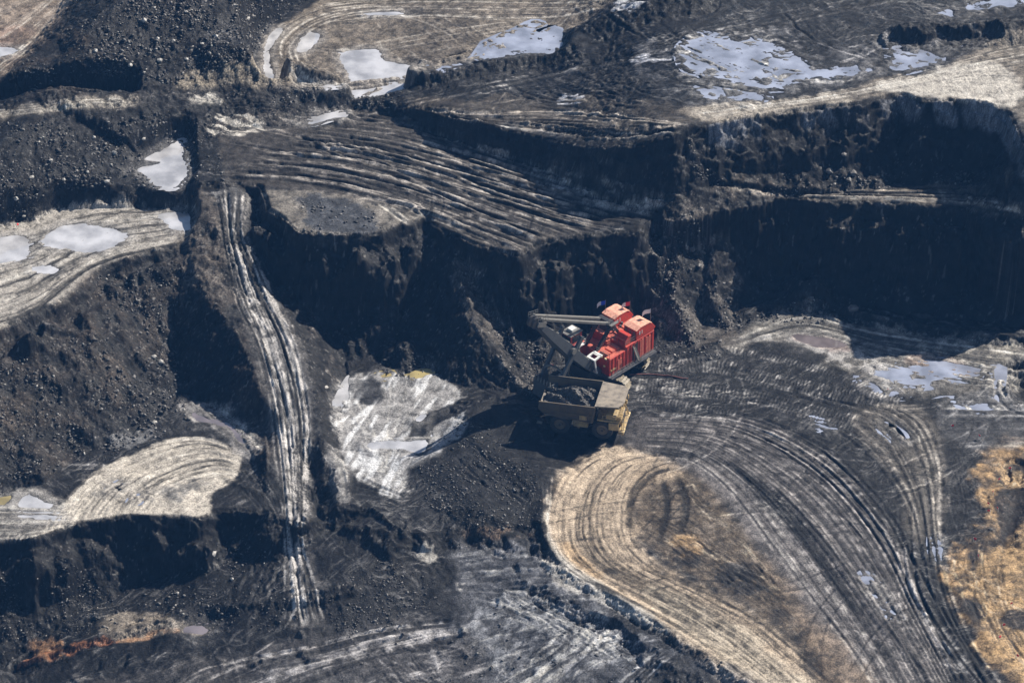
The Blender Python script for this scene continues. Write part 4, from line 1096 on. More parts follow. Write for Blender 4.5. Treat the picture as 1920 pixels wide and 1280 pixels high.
for pts, n, size in ZONES:
    P = np.array(pts, float); lo = P.min(0); hi = P.max(0); got = 0
    n = int(n * 1.5); q = lo + (hi - lo) * RNG.rand(n * 4, 2); q = q[inside(q[:, 0], q[:, 1], [(a, b_, 0) for a, b_ in pts])][:n]
    G = ground(q[:, 0], q[:, 1])
    zz = sample(H, G[:, 0], G[:, 1])
    cl = vn(G[:, 0] / 4, G[:, 1] / 4, 3)
    for k in range(len(G)):
        if RNG.rand() > cl[k] * 2.3 - 0.5: continue
        r = 0.82 * size * (0.35 + 1.5 * RNG.rand() ** 5)
        u = RNG.rand(); kind_ = 0 if u < 0.62 else (1 if u < 0.93 else 2)
        if kind_ == 2: r *= 0.7
        RV[kind_].append(rock_verts(r) + np.array([G[k, 0], G[k, 1], zz[k] + 0.25 * r]))
for kd, (nm, mm) in enumerate((('dark_rubble', MD), ('grey_rubble', MG), ('pale_rubble', MP))):
    V = np.concatenate(RV[kd]).astype(np.float32); n = len(RV[kd])
    F = (IF[None] + (np.arange(n) * len(IV))[:, None, None]).reshape(-1, 3).astype(np.int32)
    me = bpy.data.meshes.new(nm)
    me.vertices.add(len(V)); me.vertices.foreach_set('co', V.ravel())
    me.loops.add(F.size); me.loops.foreach_set('vertex_index', F.ravel())
    me.polygons.add(len(F)); me.polygons.foreach_set('loop_start', np.arange(0, F.size, 3, dtype=np.int32)); me.update(calc_edges=True)
    me.materials.append(mm)
    o = bpy.data.objects.new(nm, me); COL.objects.link(o); o['kind'] = 'stuff'
    print(nm, n)
ORD = ['first', 'second', 'third', 'fourth', 'fifth', 'sixth', 'seventh', 'eighth', 'ninth', 'tenth', 'eleventh', 'twelfth']

# ------------------------------------------------------------------ things: mesh collector
def paint(name, col, rough=0.5, dirt=(0.05, 0.045, 0.04), amount=0.35, metal=0.0, scale=1.2):
    m, t, b = new_mat(name)
    N = t.nodes; L = t.links
    tc = N.new('ShaderNodeTexCoord'); n = N.new('ShaderNodeTexNoise'); n.inputs['Scale'].default_value = scale; n.inputs['Detail'].default_value = 6; n.inputs['Roughness'].default_value = 0.65
    L.new(tc.outputs['Object'], n.inputs['Vector'])
    mr = N.new('ShaderNodeMapRange'); mr.inputs[1].default_value = 0.42; mr.inputs[2].default_value = 0.72; mr.inputs[3].default_value = 0.04; mr.inputs[4].default_value = amount * 2
    L.new(n.outputs[0], mr.inputs[0])
    mx = N.new('ShaderNodeMix'); mx.data_type = 'RGBA'
    mx.inputs[6].default_value = (*col, 1); mx.inputs[7].default_value = (*dirt, 1)
    L.new(mr.outputs[0], mx.inputs[0]); L.new(mx.outputs[2], b.inputs['Base Color'])
    b.inputs['Roughness'].default_value = rough; b.inputs['Metallic'].default_value = metal
    return m


RED = paint('red_paint', (0.56, 0.045, 0.025), 0.42, (0.22, 0.06, 0.045), 0.42, 0, 2.2)
REDTOP = paint('faded_red_roof', (0.60, 0.15, 0.10), 0.4, (0.24, 0.08, 0.06), 0.45, 0, 2.2)
CREAM = paint('cream_paint', (0.78, 0.42, 0.30), 0.4, (0.45, 0.16, 0.11), 0.5, 0, 2.0)
GREY = paint('grey_steel', (0.075, 0.082, 0.09), 0.5, (0.05, 0.05, 0.05), 0.4)
LGREY = paint('pale_grey_steel', (0.17, 0.165, 0.15), 0.5, (0.1, 0.09, 0.08), 0.4)
DSTEEL = paint('dark_steel', (0.022, 0.023, 0.026), 0.55, (0.06, 0.05, 0.045), 0.4)
WHITE = paint('white_paint', (0.75, 0.75, 0.72), 0.45, (0.3, 0.28, 0.25), 0.3)
YEL_ = paint('yellow_paint', (0.46, 0.33, 0.15), 0.5, (0.14, 0.12, 0.10), 0.6, 0, 1.4)
DUSTY = paint('dusty_plate', (0.30, 0.255, 0.20), 0.8, (0.12, 0.105, 0.09), 0.6, 0, 0.9)
BED = paint('worn_bed_steel', (0.13, 0.10, 0.065), 0.6, (0.06, 0.055, 0.055), 0.5, 0, 0.8)
TYRE = paint('tyre_rubber', (0.022, 0.021, 0.021), 0.85, (0.06, 0.055, 0.05), 0.35)
RIM = paint('rim_paint', (0.18, 0.13, 0.075), 0.6, (0.06, 0.055, 0.05), 0.5)
BLUEF = paint('blue_cloth', (0.02, 0.07, 0.55), 0.8, (0.02, 0.07, 0.45), 0.1)
WHITEF = paint('white_cloth', (0.8, 0.8, 0.8), 0.8, (0.6, 0.6, 0.6), 0.1)
REDF = paint('red_cloth', (0.70, 0.04, 0.05), 0.8, (0.5, 0.05, 0.05), 0.1)
GLASS, _t2, _b2 = new_mat('dark_glass'); _b2.inputs['Base Color'].default_value = (0.02, 0.025, 0.03, 1); _b2.inputs['Roughness'].default_value = 0.05
CLEAT = paint('worn_track_shoe', (0.34, 0.29, 0.21), 0.5, (0.05, 0.045, 0.04), 0.4)
LAMP = paint('lamp_lens', (0.85, 0.7, 0.4), 0.2, (0.6, 0.5, 0.3), 0.1)


class MB:
    def __init__(s): s.v = []; s.f = []

    def add(s, V, F):
        k = len(s.v); s.v += [tuple(map(float, p)) for p in V]; s.f += [tuple(i + k for i in f) for f in F]
        return s

    def hexa(s, P):
        """eight corners: bottom ring 0-3, top ring 4-7"""
        return s.add(P, [(3, 2, 1, 0), (4, 5, 6, 7), (0, 1, 5, 4), (1, 2, 6, 5), (2, 3, 7, 6), (3, 0, 4, 7)])

    def box(s, x0, x1, y0, y1, z0, z1):
        return s.hexa([(x0, y0, z0), (x1, y0, z0), (x1, y1, z0), (x0, y1, z0), (x0, y0, z1), (x1, y0, z1), (x1, y1, z1), (x0, y1, z1)])

    def prism(s, prof, y0, y1):
        """profile in x, z extruded along y"""
        n = len(prof)
        V = [(p[0], y0, p[1]) for p in prof] + [(p[0], y1, p[1]) for p in prof]
        F = [tuple(range(n)), tuple(range(2 * n - 1, n - 1, -1))] + [(i, i + n, (i + 1) % n + n, (i + 1) % n) for i in range(n)]
        return s.add(V, F)

    def tube(s, a, b, r, r2=None, n=8):
        a = Vector(a); b = Vector(b); r2 = r if r2 is None else r2
        d = (b - a).normalized(); u = d.orthogonal().normalized(); w = d.cross(u)
        V = []
        for c, q in ((a, r), (b, r2)):
            for i in range(n):
                t = 2 * math.pi * i / n; V.append(c + u * (q * math.cos(t)) + w * (q * math.sin(t)))
        F = [tuple(range(n - 1, -1, -1)), tuple(range(n, 2 * n))] + [(i, (i + 1) % n, (i + 1) % n + n, i + n) for i in range(n)]
        return s.add(V, F)

    def beam(s, a, b, w, h):
        a = Vector(a); b = Vector(b); d = (b - a).normalized()
        side = d.cross(Vector((0, 0, 1)))
        side = side.normalized() if side.length > 1e-4 else Vector((0, 1, 0))
        upv = side.cross(d).normalized()
        P = []
        for c in (a, b):
            P += [c - side * w / 2 - upv * h / 2, c + side * w / 2 - upv * h / 2, c + side * w / 2 + upv * h / 2, c - side * w / 2 + upv * h / 2]
        return s.hexa(P)

    def build(s, name, mat, parent=None, bevel=0.0):
        me = bpy.data.meshes.new(name); me.from_pydata(s.v, [], s.f)
        bm = bmesh.new(); bm.from_mesh(me)
        bmesh.ops.recalc_face_normals(bm, faces=bm.faces[:])
        if bevel: bmesh.ops.bevel(bm, geom=bm.edges[:], offset=bevel, segments=1, affect='EDGES', clamp_overlap=True)
        bm.to_mesh(me); bm.free(); me.materials.append(mat)
        o = bpy.data.objects.new(name, me); COL.objects.link(o)
        if parent is not None: o.parent = parent
        return o


def sep(name, mat, parent, mbs, bevel=0.0):
    return [m_.build(name, mat, parent, bevel) for m_ in mbs]


def thing(name, label, cat, loc, rz=0.0, group=None):
    o = bpy.data.objects.new(name, None); COL.objects.link(o); o.location = loc; o.rotation_euler = (0, 0, rz)
    o.empty_display_size = 0.5
    o['label'] = label; o['category'] = cat
    if group: o['group'] = group
    return o


def rails(mb, pts, h=1.1, posts=1.4):
    for a, b in zip(pts[:-1], pts[1:]):
        a = Vector(a); b = Vector(b)
        n = max(1, int((b - a).length / posts))
        for k in range(n + 1):
            p = a.lerp(b, k / n); mb.tube(p, p + Vector((0, 0, h)), 0.035, None, 4)
        for hh in (h, h * 0.55): mb.tube(a + Vector((0, 0, hh)), b + Vector((0, 0, hh)), 0.035, None, 4)


# ------------------------------------------------------------------ the rope shovel
# frame: x to the front of the house (towards the boom), y to its left, z up
YAW = math.radians(226)
fx, fy = math.cos(YAW), math.sin(YAW); lx, ly = -fy, fx
ax_, ay_ = at(1143, 707, 3.3)           # bottom front corner on the left side of the house
HL, HW = 11.8, 8.6                      # house length, width
ox = float(ax_) - fx * 4.6 - lx * (HW / 2); oy = float(ay_) - fy * 4.6 - ly * (HW / 2)
gz = float(sample(MZ, ox, oy))
shovel = thing('mining_shovel', 'red electric rope shovel with grey boom digging at the foot of the dark pit wall', 'mining shovel', (ox, oy, 0), YAW)
# crawlers run at their own angle under the turning house
cyaw = math.radians(-27) - YAW
cc, cs = math.cos(cyaw), math.sin(cyaw)


def crawler(side):
    cx, cy = -cs * side * 4.0, cc * side * 4.0
    L, Wd, r = 5.6, 1.9, 1.15
    base = bpy.data.objects.new('crawler', None)
    fr = MB().box(-L + 0.8, L - 0.8, -0.55, 0.55, 0.5, 1.9)
    fr.tube((-L + 1.1, -0.6, 1.2), (-L + 1.1, 0.6, 1.2), 0.85, None, 14).tube((L - 1.1, -0.6, 1.2), (L - 1.1, 0.6, 1.2), 0.85, None, 14)
    for k in range(7): fr.tube((-3.6 + k * 1.2, -0.6, 0.55), (-3.6 + k * 1.2, 0.6, 0.55), 0.4, None, 10)
    o = fr.build('crawler', DSTEEL, shovel); o.location = (cx, cy, 0); o.rotation_euler = (0, 0, cyaw)
    # shoes round the loop
    path = []; per = 2 * (2 * (L - 1.15)) + 2 * math.pi * r; n = 46
    for k in range(n):
        s_ = per * k / n; a = 2 * (L - 1.15)
        if s_ < a: x, z, t = -(L - 1.15) + s_, 2 * r + 0.05, 0
        elif s_ < a + math.pi * r:
            q = (s_ - a) / r; x, z, t = (L - 1.15) + r * math.sin(q), r + r * math.cos(q), -q
        elif s_ < 2 * a + math.pi * r: x, z, t = (L - 1.15) - (s_ - a - math.pi * r), 0.0, math.pi
        else:
            q = (s_ - 2 * a - math.pi * r) / r; x, z, t = -(L - 1.15) - r * math.sin(q), r - r * math.cos(q), math.pi - q
        path.append((x, z, t))
    shoe = MB().box(-0.24, 0.24, -Wd / 2, Wd / 2, 0.0, 0.13).box(-0.09, 0.09, -Wd / 2, Wd / 2, 0.13, 0.30)
    first = shoe.build('track_shoe', CLEAT, o)
    for k, (x, z, t) in enumerate(path):
        c = first if k == 0 else first.copy()
        if k: COL.objects.link(c); c.parent = o
        c.location = (x, 0, max(z, 0.12) if abs(t) < 3 or z > 0.2 else 0.28); c.rotation_euler = (0, -t, 0)
    bpy.data.objects.remove(base)
    return o


crawler(1); crawler(-1)
cb = MB().box(-2.4, 2.4, -3.4, 3.4, 0.9, 2.1)
o = cb.build('carbody', DSTEEL, shovel, 0.1); o.rotation_euler = (0, 0, cyaw)
MB().tube((0, 0, 2.1), (0, 0, 2.75), 3.3, None, 28).build('swing_ring', DSTEEL, shovel)
XF, XR, YL = 4.6, 4.6 - HL, HW / 2
MB().box(XR, XF + 0.3, -YL, YL, 2.75, 3.3).build('deck', GREY, shovel, 0.05)
# house: main hall, lower front left bay, boom cut-out to the right
ZR = 7.6
MB().box(XR, XF - 4.2, -YL + 0.1, YL - 0.1, 3.3, ZR).build('house', RED, shovel, 0.08)
MB().box(XF - 4.19, XF, -1.0, YL - 0.1, 3.3, 7.0).build('machinery_bay', RED, shovel, 0.08)
MB().box(XF - 4.19, XF - 1.4, -YL + 0.1, -1.6, 3.3, 6.0).build('machinery_bay', RED, shovel, 0.08)
rt = MB().box(XR + 0.1, XF - 4.3, -YL + 0.3, YL - 0.3, ZR + 0.003, ZR + 0.07)
for k in range(5): rt.box(XR + 0.8 + k * 1.1, XR + 1.5 + k * 1.1, -0.6, 1.4, ZR + 0.07, ZR + 0.32)
rt.box(XF - 4.1, XF - 0.1, -0.9, YL - 0.2, 7.003, 7.07)
for k in range(3): rt.box(XF - 3.7 + 1.2 * k, XF - 2.9 + 1.2 * k, 1.5, 3.3, 7.07, 7.45)
rt.box(XF - 4.0, XF - 1.5, -YL + 0.2, -1.7, 6.003, 6.1)
rt.build('roof', REDTOP, shovel)
# raised filter houses with rounded backs
for y0, xs in ((1.2, 0.0), (-YL + 0.2, -0.6)):
    w = 3.0; zz = ZR + 0.07; x0 = XR + 0.2 + xs * 0
    fh = MB().prism([(x0, zz), (x0 + 4.6, zz), (x0 + 4.6, zz + 1.9), (x0 + 3.4, zz + 2.2), (x0 + 1.2, zz + 2.1), (x0 + 0.35, zz + 1.6), (x0 - 0.5, zz + 0.5)], y0, y0 + w)
    f_o = fh.build('filter_house', RED, shovel, 0.05)
    tp = [(x0 + 4.65, 1.93), (x0 + 3.4, 2.23), (x0 + 1.2, 2.13), (x0 + 0.5, 1.78)]
    MB().prism([(a, zz + c) for a, c in tp] + [(a, zz + c + 0.08) for a, c in reversed(tp)], y0 - 0.05, y0 + w + 0.05).build('top_plate', CREAM, f_o)
    sep('louvre', LGREY if y0 > 0 else DSTEEL, f_o, [MB().box(x0 + 4.6, x0 + 4.68, y0 + 0.3 + 0.9 * k, y0 + 0.9 + 0.9 * k, zz + 0.5, zz + 1.6) for k in range(3)])
    sep('marking', WHITE, f_o, [MB().box(x0 + 3.1 + 0.6 * k, x0 + 3.3 + 0.6 * k, y0 + w + 0.06, y0 + w + 0.1, zz + 0.9, zz + 1.6) for k in range(2)])
MB().prism([(XF - 6.0, ZR + 0.07), (XF - 4.4, ZR + 0.07), (XF - 4.4, ZR + 0.9), (XF - 5.2, ZR + 1.7), (XF - 6.0, ZR + 1.7)], 1.5, 3.9).build('exhaust_hood', RED, shovel, 0.04)
# left wall details: doors, dark stair opening, stripe, posts
for x0, x1, z0, z1, nm, mm in ((XR + 1.0, XR + 2.2, 3.6, 7.0, 'door', REDTOP), (XR + 4.2, XR + 5.7, 3.5, 7.1, 'stair_opening', DSTEEL), (XR + 2.8, XR + 3.8, 3.5, 7.2, 'panel', REDTOP), (XF - 3.2, XF - 2.2, 3.7, 5.9, 'door', REDTOP)):
    MB().box(x0, x1, YL - 0.1, YL - 0.02, z0, z1).build(nm, mm, shovel)
sep('wall_rib', RED, shovel, [MB().box(XR + 0.5 + 0.95 * k, XR + 0.6 + 0.95 * k, YL - 0.1, YL - 0.01, 3.4, 7.45 if XR + 0.6 + 0.95 * k < XF - 4.2 else 6.9) for k in range(12)])
sep('roof_vent', GREY, shovel, [MB().tube((XF - 5.2 - 0.9 * k, -0.9 + 0.5 * (k % 2), ZR + 0.07), (XF - 5.2 - 0.9 * k, -0.9 + 0.5 * (k % 2), ZR + 0.7), 0.22, None, 8) for k in range(5)])
sep('roof_box', REDTOP, shovel, [MB().box(XF - 2.6 + 1.1 * k, XF - 2.0 + 1.1 * k, -0.6, 0.5, 7.07, 7.6) for k in range(2)] + [MB().box(XF - 3.8, XF - 2.9, -0.4, 0.9, 7.07, 7.9)])
hr = MB(); rails(hr, [(XF - 4.3, YL - 0.3, ZR), (XF - 4.3, -YL + 0.3, ZR)]); hr.build('handrail', DSTEEL, shovel)
MB().box(XF - 1.9, XF - 0.3, YL - 0.1, YL - 0.03, 4.2, 4.6).build('name_plate', YEL_, shovel)
st = MB()
for k in range(9): st.box(XR + 4.3 + 0.17 * k, XR + 4.55 + 0.17 * k, YL + 0.05, YL + 0.7, 3.35 + 0.42 * k, 3.42 + 0.42 * k)
st.beam((XR + 4.3, YL + 0.7, 3.3), (XR + 5.9, YL + 0.7, 7.1), 0.08, 0.25).beam((XR + 4.3, YL + 0.1, 3.3), (XR + 5.9, YL + 0.1, 7.1), 0.08, 0.25)
st.build('staircase', LGREY, shovel)
wk = MB().box(XR, XF + 0.2, YL + 0.002, YL + 0.75, 3.12, 3.28)
wk.build('walkway', GREY, shovel)
for a_, b2_ in (((XR, YL + 0.7, 3.28), (XR + 4.2, YL + 0.7, 3.28)), ((XR + 6.4, YL + 0.7, 3.28), (XF + 0.2, YL + 0.7, 3.28)),
                ((XF - 0.1, YL - 0.2, 7.05), (XF - 0.1, 1.0, 7.05)), ((XF - 4.2, YL - 0.2, ZR), (XR + 0.2, YL - 0.2, ZR))):
    hr = MB(); rails(hr, [a_, b2_]); hr.build('handrail', LGREY, shovel)
for x, y in ((XF + 0.02, 3.2), (XF + 0.02, 2.2)):
    MB().box(x, x + 0.22, y, y + 0.4, 6.7, 7.0).build('floodlight', LAMP, shovel)
MB().box(XF + 0.02, XF + 0.2, 2.9, 3.25, 5.0, 5.3).build('floodlight', LAMP, shovel)
# cab at the front right, standing high
cbx = MB().box(XF + 0.4, XF + 3.2, -YL - 0.2, -YL + 2.2, 8.0, 10.4)
cab = cbx.build('cab', RED, shovel, 0.08)
MB().box(XF + 0.3, XF + 3.4, -YL - 0.3, -YL + 2.3, 10.403, 10.55).build('cab_roof', LGREY, cab)
MB().box(XF + 1.0, XF + 2.2, -YL + 0.3, -YL + 1.5, 10.56, 11.0).build('air_conditioner', WHITE, cab)
sep('window', GLASS, cab, [MB().box(XF + 3.2, XF + 3.26, -YL, -YL + 2.0, 8.9, 10.1), MB().box(XF + 0.9, XF + 2.9, -YL + 2.2, -YL + 2.26, 8.9, 10.1)])
MB().box(XF + 0.6, XF + 2.6, -YL + 0.2, -YL + 1.8, 3.3, 7.99).build('cab_pedestal', DSTEEL, shovel)
hr2 = MB(); rails(hr2, [(XF + 0.3, -YL + 3.0, 8.0), (XF + 4.0, -YL + 3.0, 8.0), (XF + 4.0, -YL - 0.3, 8.0)]); hr2.box(XF + 0.3, XF + 4.0, -YL + 2.3, -YL + 3.0, 7.9, 7.99); hr2.build('handrail', WHITE, cab)
# boom: wide at the foot, box section
FOOT = Vector((XF + 1.7, -0.6, 4.6)); TIP = Vector((XF + 13.6, -0.6, 19.3))
MB().box(XF + 0.31, XF + 2.6, -2.9, 1.7, 2.4, 4.2).build('boom_foot', DSTEEL, shovel)


def boomsec(t, w, h):
    c = FOOT.lerp(TIP, t); d = (TIP - FOOT).normalized(); n = Vector((-d.z, 0, d.x))
    return [c + Vector((0, -w / 2, 0)) - n * h / 2, c + Vector((0, w / 2, 0)) - n * h / 2, c + Vector((0, w / 2, 0)) + n * h / 2, c + Vector((0, -w / 2, 0)) + n * h / 2]


bmb = MB()
secs = [(0.0, 5.2, 1.0), (0.08, 5.2, 1.6), (0.45, 3.8, 2.0), (0.75, 2.6, 1.6), (1.0, 1.5, 1.0)]
for (t0, w0, h0), (t1, w1_, h1) in zip(secs[:-1], secs[1:]): bmb.hexa(boomsec(t0, w0, h0) + boomsec(t1, w1_, h1))
boom = bmb.build('boom', GREY, shovel, 0.04)
rbl = []
d_ = (TIP - FOOT).normalized(); nb = Vector((-d_.z, 0, d_.x))
for t, w in ((0.14, 3.9), (0.3, 3.4), (0.5, 2.9), (0.7, 2.3)):
    c = FOOT.lerp(TIP, t) + nb * 1.02; rbl.append(MB().beam(c + Vector((0, -w / 2, 0)), c + Vector((0, w / 2, 0)), 0.22, 0.12))
sep('rib', LGREY, boom, rbl)
# round emblem outline on the upper face
em = MB(); ec = FOOT.lerp(TIP, 0.62) + nb * 0.98
pe = [ec + d_ * (0.75 * math.cos(a)) + Vector((0, 0.42 * math.sin(a), 0)) for a in np.linspace(0, 2 * math.pi, 17)]
for p, q in zip(pe[:-1], pe[1:]): em.beam(p, q, 0.12, 0.05)
em.build('emblem', paint('yellow_outline', (0.5, 0.45, 0.15), 0.5), boom)
for y in (-1.1, -0.1):
    MB().tube(TIP + Vector((0.2, y + 0.1 - 0.25, 0.1)), TIP + Vector((0.2, y + 0.1 + 0.25, 0.1)), 1.05, None, 20).build('sheave', DSTEEL, boom)
tipf = MB().beam(TIP + Vector((-1.2, -1.0, -0.4)), TIP + Vector((0.8, -1.0, 0.5)), 0.2, 0.9).beam(TIP + Vector((-1.2, 1.0, -0.4)), TIP + Vector((0.8, 1.0, 0.5)), 0.2, 0.9)
rails(tipf, [TIP + Vector((-1.5, 1.2, 0.6)), TIP + Vector((0.9, 1.2, 1.1))], 1.0, 0.6); rails(tipf, [TIP + Vector((-1.5, -1.2, 0.6)), TIP + Vector((0.9, -1.2, 1.1))], 1.0, 0.6)
tipf.build('boom_point_frame', LGREY, boom)
# gantry and the two suspension members
GT = Vector((XF - 4.2, -0.6, 11.0))
ga_ = MB()
for y in (-2.0, 0.8):
    ga_.beam((XF - 0.3, y, 7.0), (GT.x, y, GT.z), 0.5, 0.6); ga_.beam((XF - 6.4, y, ZR), (GT.x, y, GT.z), 0.4, 0.45)
ga_.beam((GT.x, -2.2, GT.z), (GT.x, 1.0, GT.z), 0.9, 0.8).box(GT.x - 0.9, GT.x + 0.6, -1.6, 0.4, GT.z - 1.8, GT.z - 0.5)
gantry = ga_.build('gantry', DSTEEL, shovel)
gl = MB(); gl.box(GT.x - 1.0, GT.x + 1.0, 1.0, 1.6, GT.z + 0.15, GT.z + 0.3); rails(gl, [GT + Vector((-1, 1.5, 0.3)), GT + Vector((1, 1.5, 0.3))]); gl.build('gantry_platform', LGREY, gantry)
for y in (-1.75, 0.55):
    a = Vector((GT.x + 0.3, y, GT.z + 0.1)); b_ = TIP + Vector((-0.6, y * 0.75 + 0.0, 0.7))
    MB().beam(a, b_, 0.62, 0.4).build('suspension_member', LGREY, shovel)
hrp = MB()
for y in (-1.0, -0.85, -0.2, -0.05): hrp.tube((XF - 2.5, y, 6.2), TIP + Vector((0.1, y * 0.9, 1.1)), 0.05, None, 5)
hrp.build('hoist_rope', DSTEEL, shovel)
# saddle block, white bracket, handle and dipper
SH = FOOT.lerp(TIP, 0.42)
MB().tube(SH + Vector((0, -2.6, 0.3)), SH + Vector((0, 2.6, 0.3)), 0.6, None, 14).build('shipper_shaft', LGREY, shovel)
DP = Vector((XF + 10.3, -0.6, 4.6))
for y in (-2.3, 2.3):
    MB().beam(SH + Vector((-2.2, y, 2.3)), DP + Vector((0, y * 0.85, 0.6)), 0.5, 0.75).build('dipper_handle', GREY, shovel)
wb = MB()
for y in (-0.2, 1.4):
    wb.beam((XF + 0.5, y + 1.2, 7.4), (XF + 2.2, y + 1.2, 7.2), 0.35, 0.3); wb.beam((XF + 2.2, y + 1.2, 7.2), (XF + 1.6, y + 1.2, 4.2), 0.28, 0.28)
wb.beam((XF + 2.2, 0.9, 7.2), (XF + 2.2, 2.8, 7.2), 0.4, 0.3).beam((XF + 1.6, 0.9, 4.3), (XF + 1.6, 2.8, 4.3), 0.3, 0.3).beam((XF + 0.6, 0.9, 7.4), (XF + 0.6, 2.8, 7.4), 0.9, 0.12)
wb.build('front_ladder_frame', WHITE, shovel)
mc = MB()
for k in range(6):
    mc.tube((XF + 0.6, 0.6 + 0.45 * k, 3.4), (XF + 1.5, 0.5 + 0.5 * k, 5.4), 0.07, None, 5)
mc.box(XF + 0.31, XF + 1.4, -2.4, 2.6, 3.3, 4.4).tube((XF + 0.9, -2.0, 5.0), (XF + 0.9, 0.4, 5.0), 0.8, None, 14)
mc.build('crowd_machinery', GREY, shovel)
dpp = MB()
prof = [(-1.9, -1.2), (-1.5, -2.0), (0.6, -2.2), (2.0, -1.9), (1.9, 1.2), (1.5, 1.6), (-1.7, 1.3)]
for y0, y1 in ((-2.1, -1.9), (1.9, 2.1)): dpp.prism([(DP.x + a, DP.z + c) for a, c in prof], DP.y + y0, DP.y + y1)
for p, q in zip(prof[:4], prof[1:5]):
    dpp.hexa([(DP.x + p[0], DP.y - 1.9, DP.z + p[1]), (DP.x + q[0], DP.y - 1.9, DP.z + q[1]), (DP.x + q[0], DP.y + 1.9, DP.z + q[1]), (DP.x + p[0], DP.y + 1.9, DP.z + p[1]),
              (DP.x + p[0] * 0.9, DP.y - 1.9, DP.z + p[1] * 0.9), (DP.x + q[0] * 0.9, DP.y - 1.9, DP.z + q[1] * 0.9), (DP.x + q[0] * 0.9, DP.y + 1.9, DP.z + q[1] * 0.9), (DP.x + p[0] * 0.9, DP.y + 1.9, DP.z + p[1] * 0.9)])
dip = dpp.build('dipper', GREY, shovel)
tts = []
for k in range(6): tts.append(MB().hexa([(DP.x + 1.6, DP.y - 1.9 + 0.7 * k, DP.z + 1.3), (DP.x + 1.95, DP.y - 1.9 + 0.7 * k, DP.z + 1.3), (DP.x + 1.95, DP.y - 1.55 + 0.7 * k, DP.z + 1.3), (DP.x + 1.6, DP.y - 1.55 + 0.7 * k, DP.z + 1.3),
                            (DP.x + 1.7, DP.y - 1.8 + 0.7 * k, DP.z + 2.2), (DP.x + 1.8, DP.y - 1.8 + 0.7 * k, DP.z + 2.2), (DP.x + 1.8, DP.y - 1.65 + 0.7 * k, DP.z + 2.2), (DP.x + 1.7, DP.y - 1.65 + 0.7 * k, DP.z + 2.2)]))
sep('tooth', LGREY, dip, tts)
bl = MB(); arc = [Vector((DP.x - 1.6 + 0.1 * k, DP.y + 2.2 * math.cos(math.pi * k / 8), DP.z + 1.4 + 1.9 * math.sin(math.pi * k / 8))) for k in range(9)]
for p, q in zip(arc[:-1], arc[1:]): bl.tube(p, q, 0.22, None, 6)
bl.build('bail', LGREY, dip)
# flags on the roof
for (x, y, z, h, mats, nm) in ((XR + 4.4, -YL + 0.6, ZR + 2.2, 2.6, (BLUEF, WHITEF), 'flag'), (XR + 0.4, -1.4, ZR + 0.1, 3.6, (REDF, WHITEF), 'flag'), (XR + 0.1, YL - 1.0, ZR + 1.6, 2.6, (WHITEF, WHITEF), 'flag')):
    pole = MB().tube((x, y, z), (x, y, z + h), 0.05, None, 5).build('flagpole', LGREY, shovel)
    for half in (0, 1):
        V = []; F = []
        for i in range(5):
            for j in range(2):
                s_ = (half * 4 + i) / 8
                V.append((x + 1.5 * s_ * 0.8, y - 1.0 * s_ + 0.12 * math.sin(s_ * 7), z + h - 0.05 - 0.85 * j - 0.75 * s_ * s_))
        for i in range(4): F.append((2 * i, 2 * i + 2, 2 * i + 3, 2 * i + 1))
        V2 = [(a, b + 0.02, c) for a, b, c in V]; k = len(V)
        fl = MB().add(V + V2, F + [tuple(q + k for q in reversed(f)) for f in F])
        fl.build('flag' if half == 0 else 'flag_stripe', mats[half], pole)

# ------------------------------------------------------------------ the haul truck
TY = math.radians(-12.5)
wx, wy = at(1089.5, 801, 2.0)
tx0 = float(wx) - math.sin(TY) * 3.0; ty0 = float(wy) + math.cos(TY) * 3.0
gt = float(sample(MZ, tx0, ty0))
truck = thing('haul_truck', 'dusty yellow mining haul truck loaded with black ore beside the red shovel', 'dump truck', (tx0, ty0, gt + 0.12), TY)
truck.scale = (0.95, 0.82, 1)
WB = 3.95


def wheel(x, y, wd=1.35, r=2.0):
    n = 28; V = []; F = []
    prof = [(-wd / 2, 1.15), (-wd / 2, 1.75), (-wd * 0.36, 1.95), (0, 2.0), (wd * 0.36, 1.95), (wd / 2, 1.75), (wd / 2, 1.15), (wd * 0.3, 1.05), (-wd * 0.3, 1.05)]
    m = len(prof)
    for i in range(n):
        a = 2 * math.pi * i / n
        for j, (yy, rr) in enumerate(prof):
            rr2 = rr - (0.07 if (i % 2 and 2 <= j <= 4) else 0)
            V.append((rr2 * math.cos(a), yy, rr2 * math.sin(a)))
    for i in range(n):
        for j in range(m): F.append((i * m + j, ((i + 1) % n) * m + j, ((i + 1) % n) * m + (j + 1) % m, i * m + (j + 1) % m))
    o = MB().add(V, F).build('tyre', TYRE, truck); o.location = (x, y, 2.0)
    s = -1 if y < 0 else 1
    rim = MB().tube((0, -wd * 0.42 * s, 0), (0, wd * 0.30 * s, 0), 1.13, 1.05, 24).tube((0, wd * 0.30 * s, 0), (0, wd * 0.46 * s, 0), 0.55, 0.45, 16)
    for k in range(12):
        a = k * math.pi / 6; rim.tube((0.8 * math.cos(a), wd * 0.3 * s, 0.8 * math.sin(a)), (0.8 * math.cos(a), wd * 0.34 * s, 0.8 * math.sin(a)), 0.06, None, 5)
    rim.build('rim', RIM, o)
    hub = MB().tube((0, wd * 0.3 * s, 0), (0, wd * 0.5 * s, 0), 0.3, 0.22, 12); hub.build('hub', DSTEEL, o)
    return o


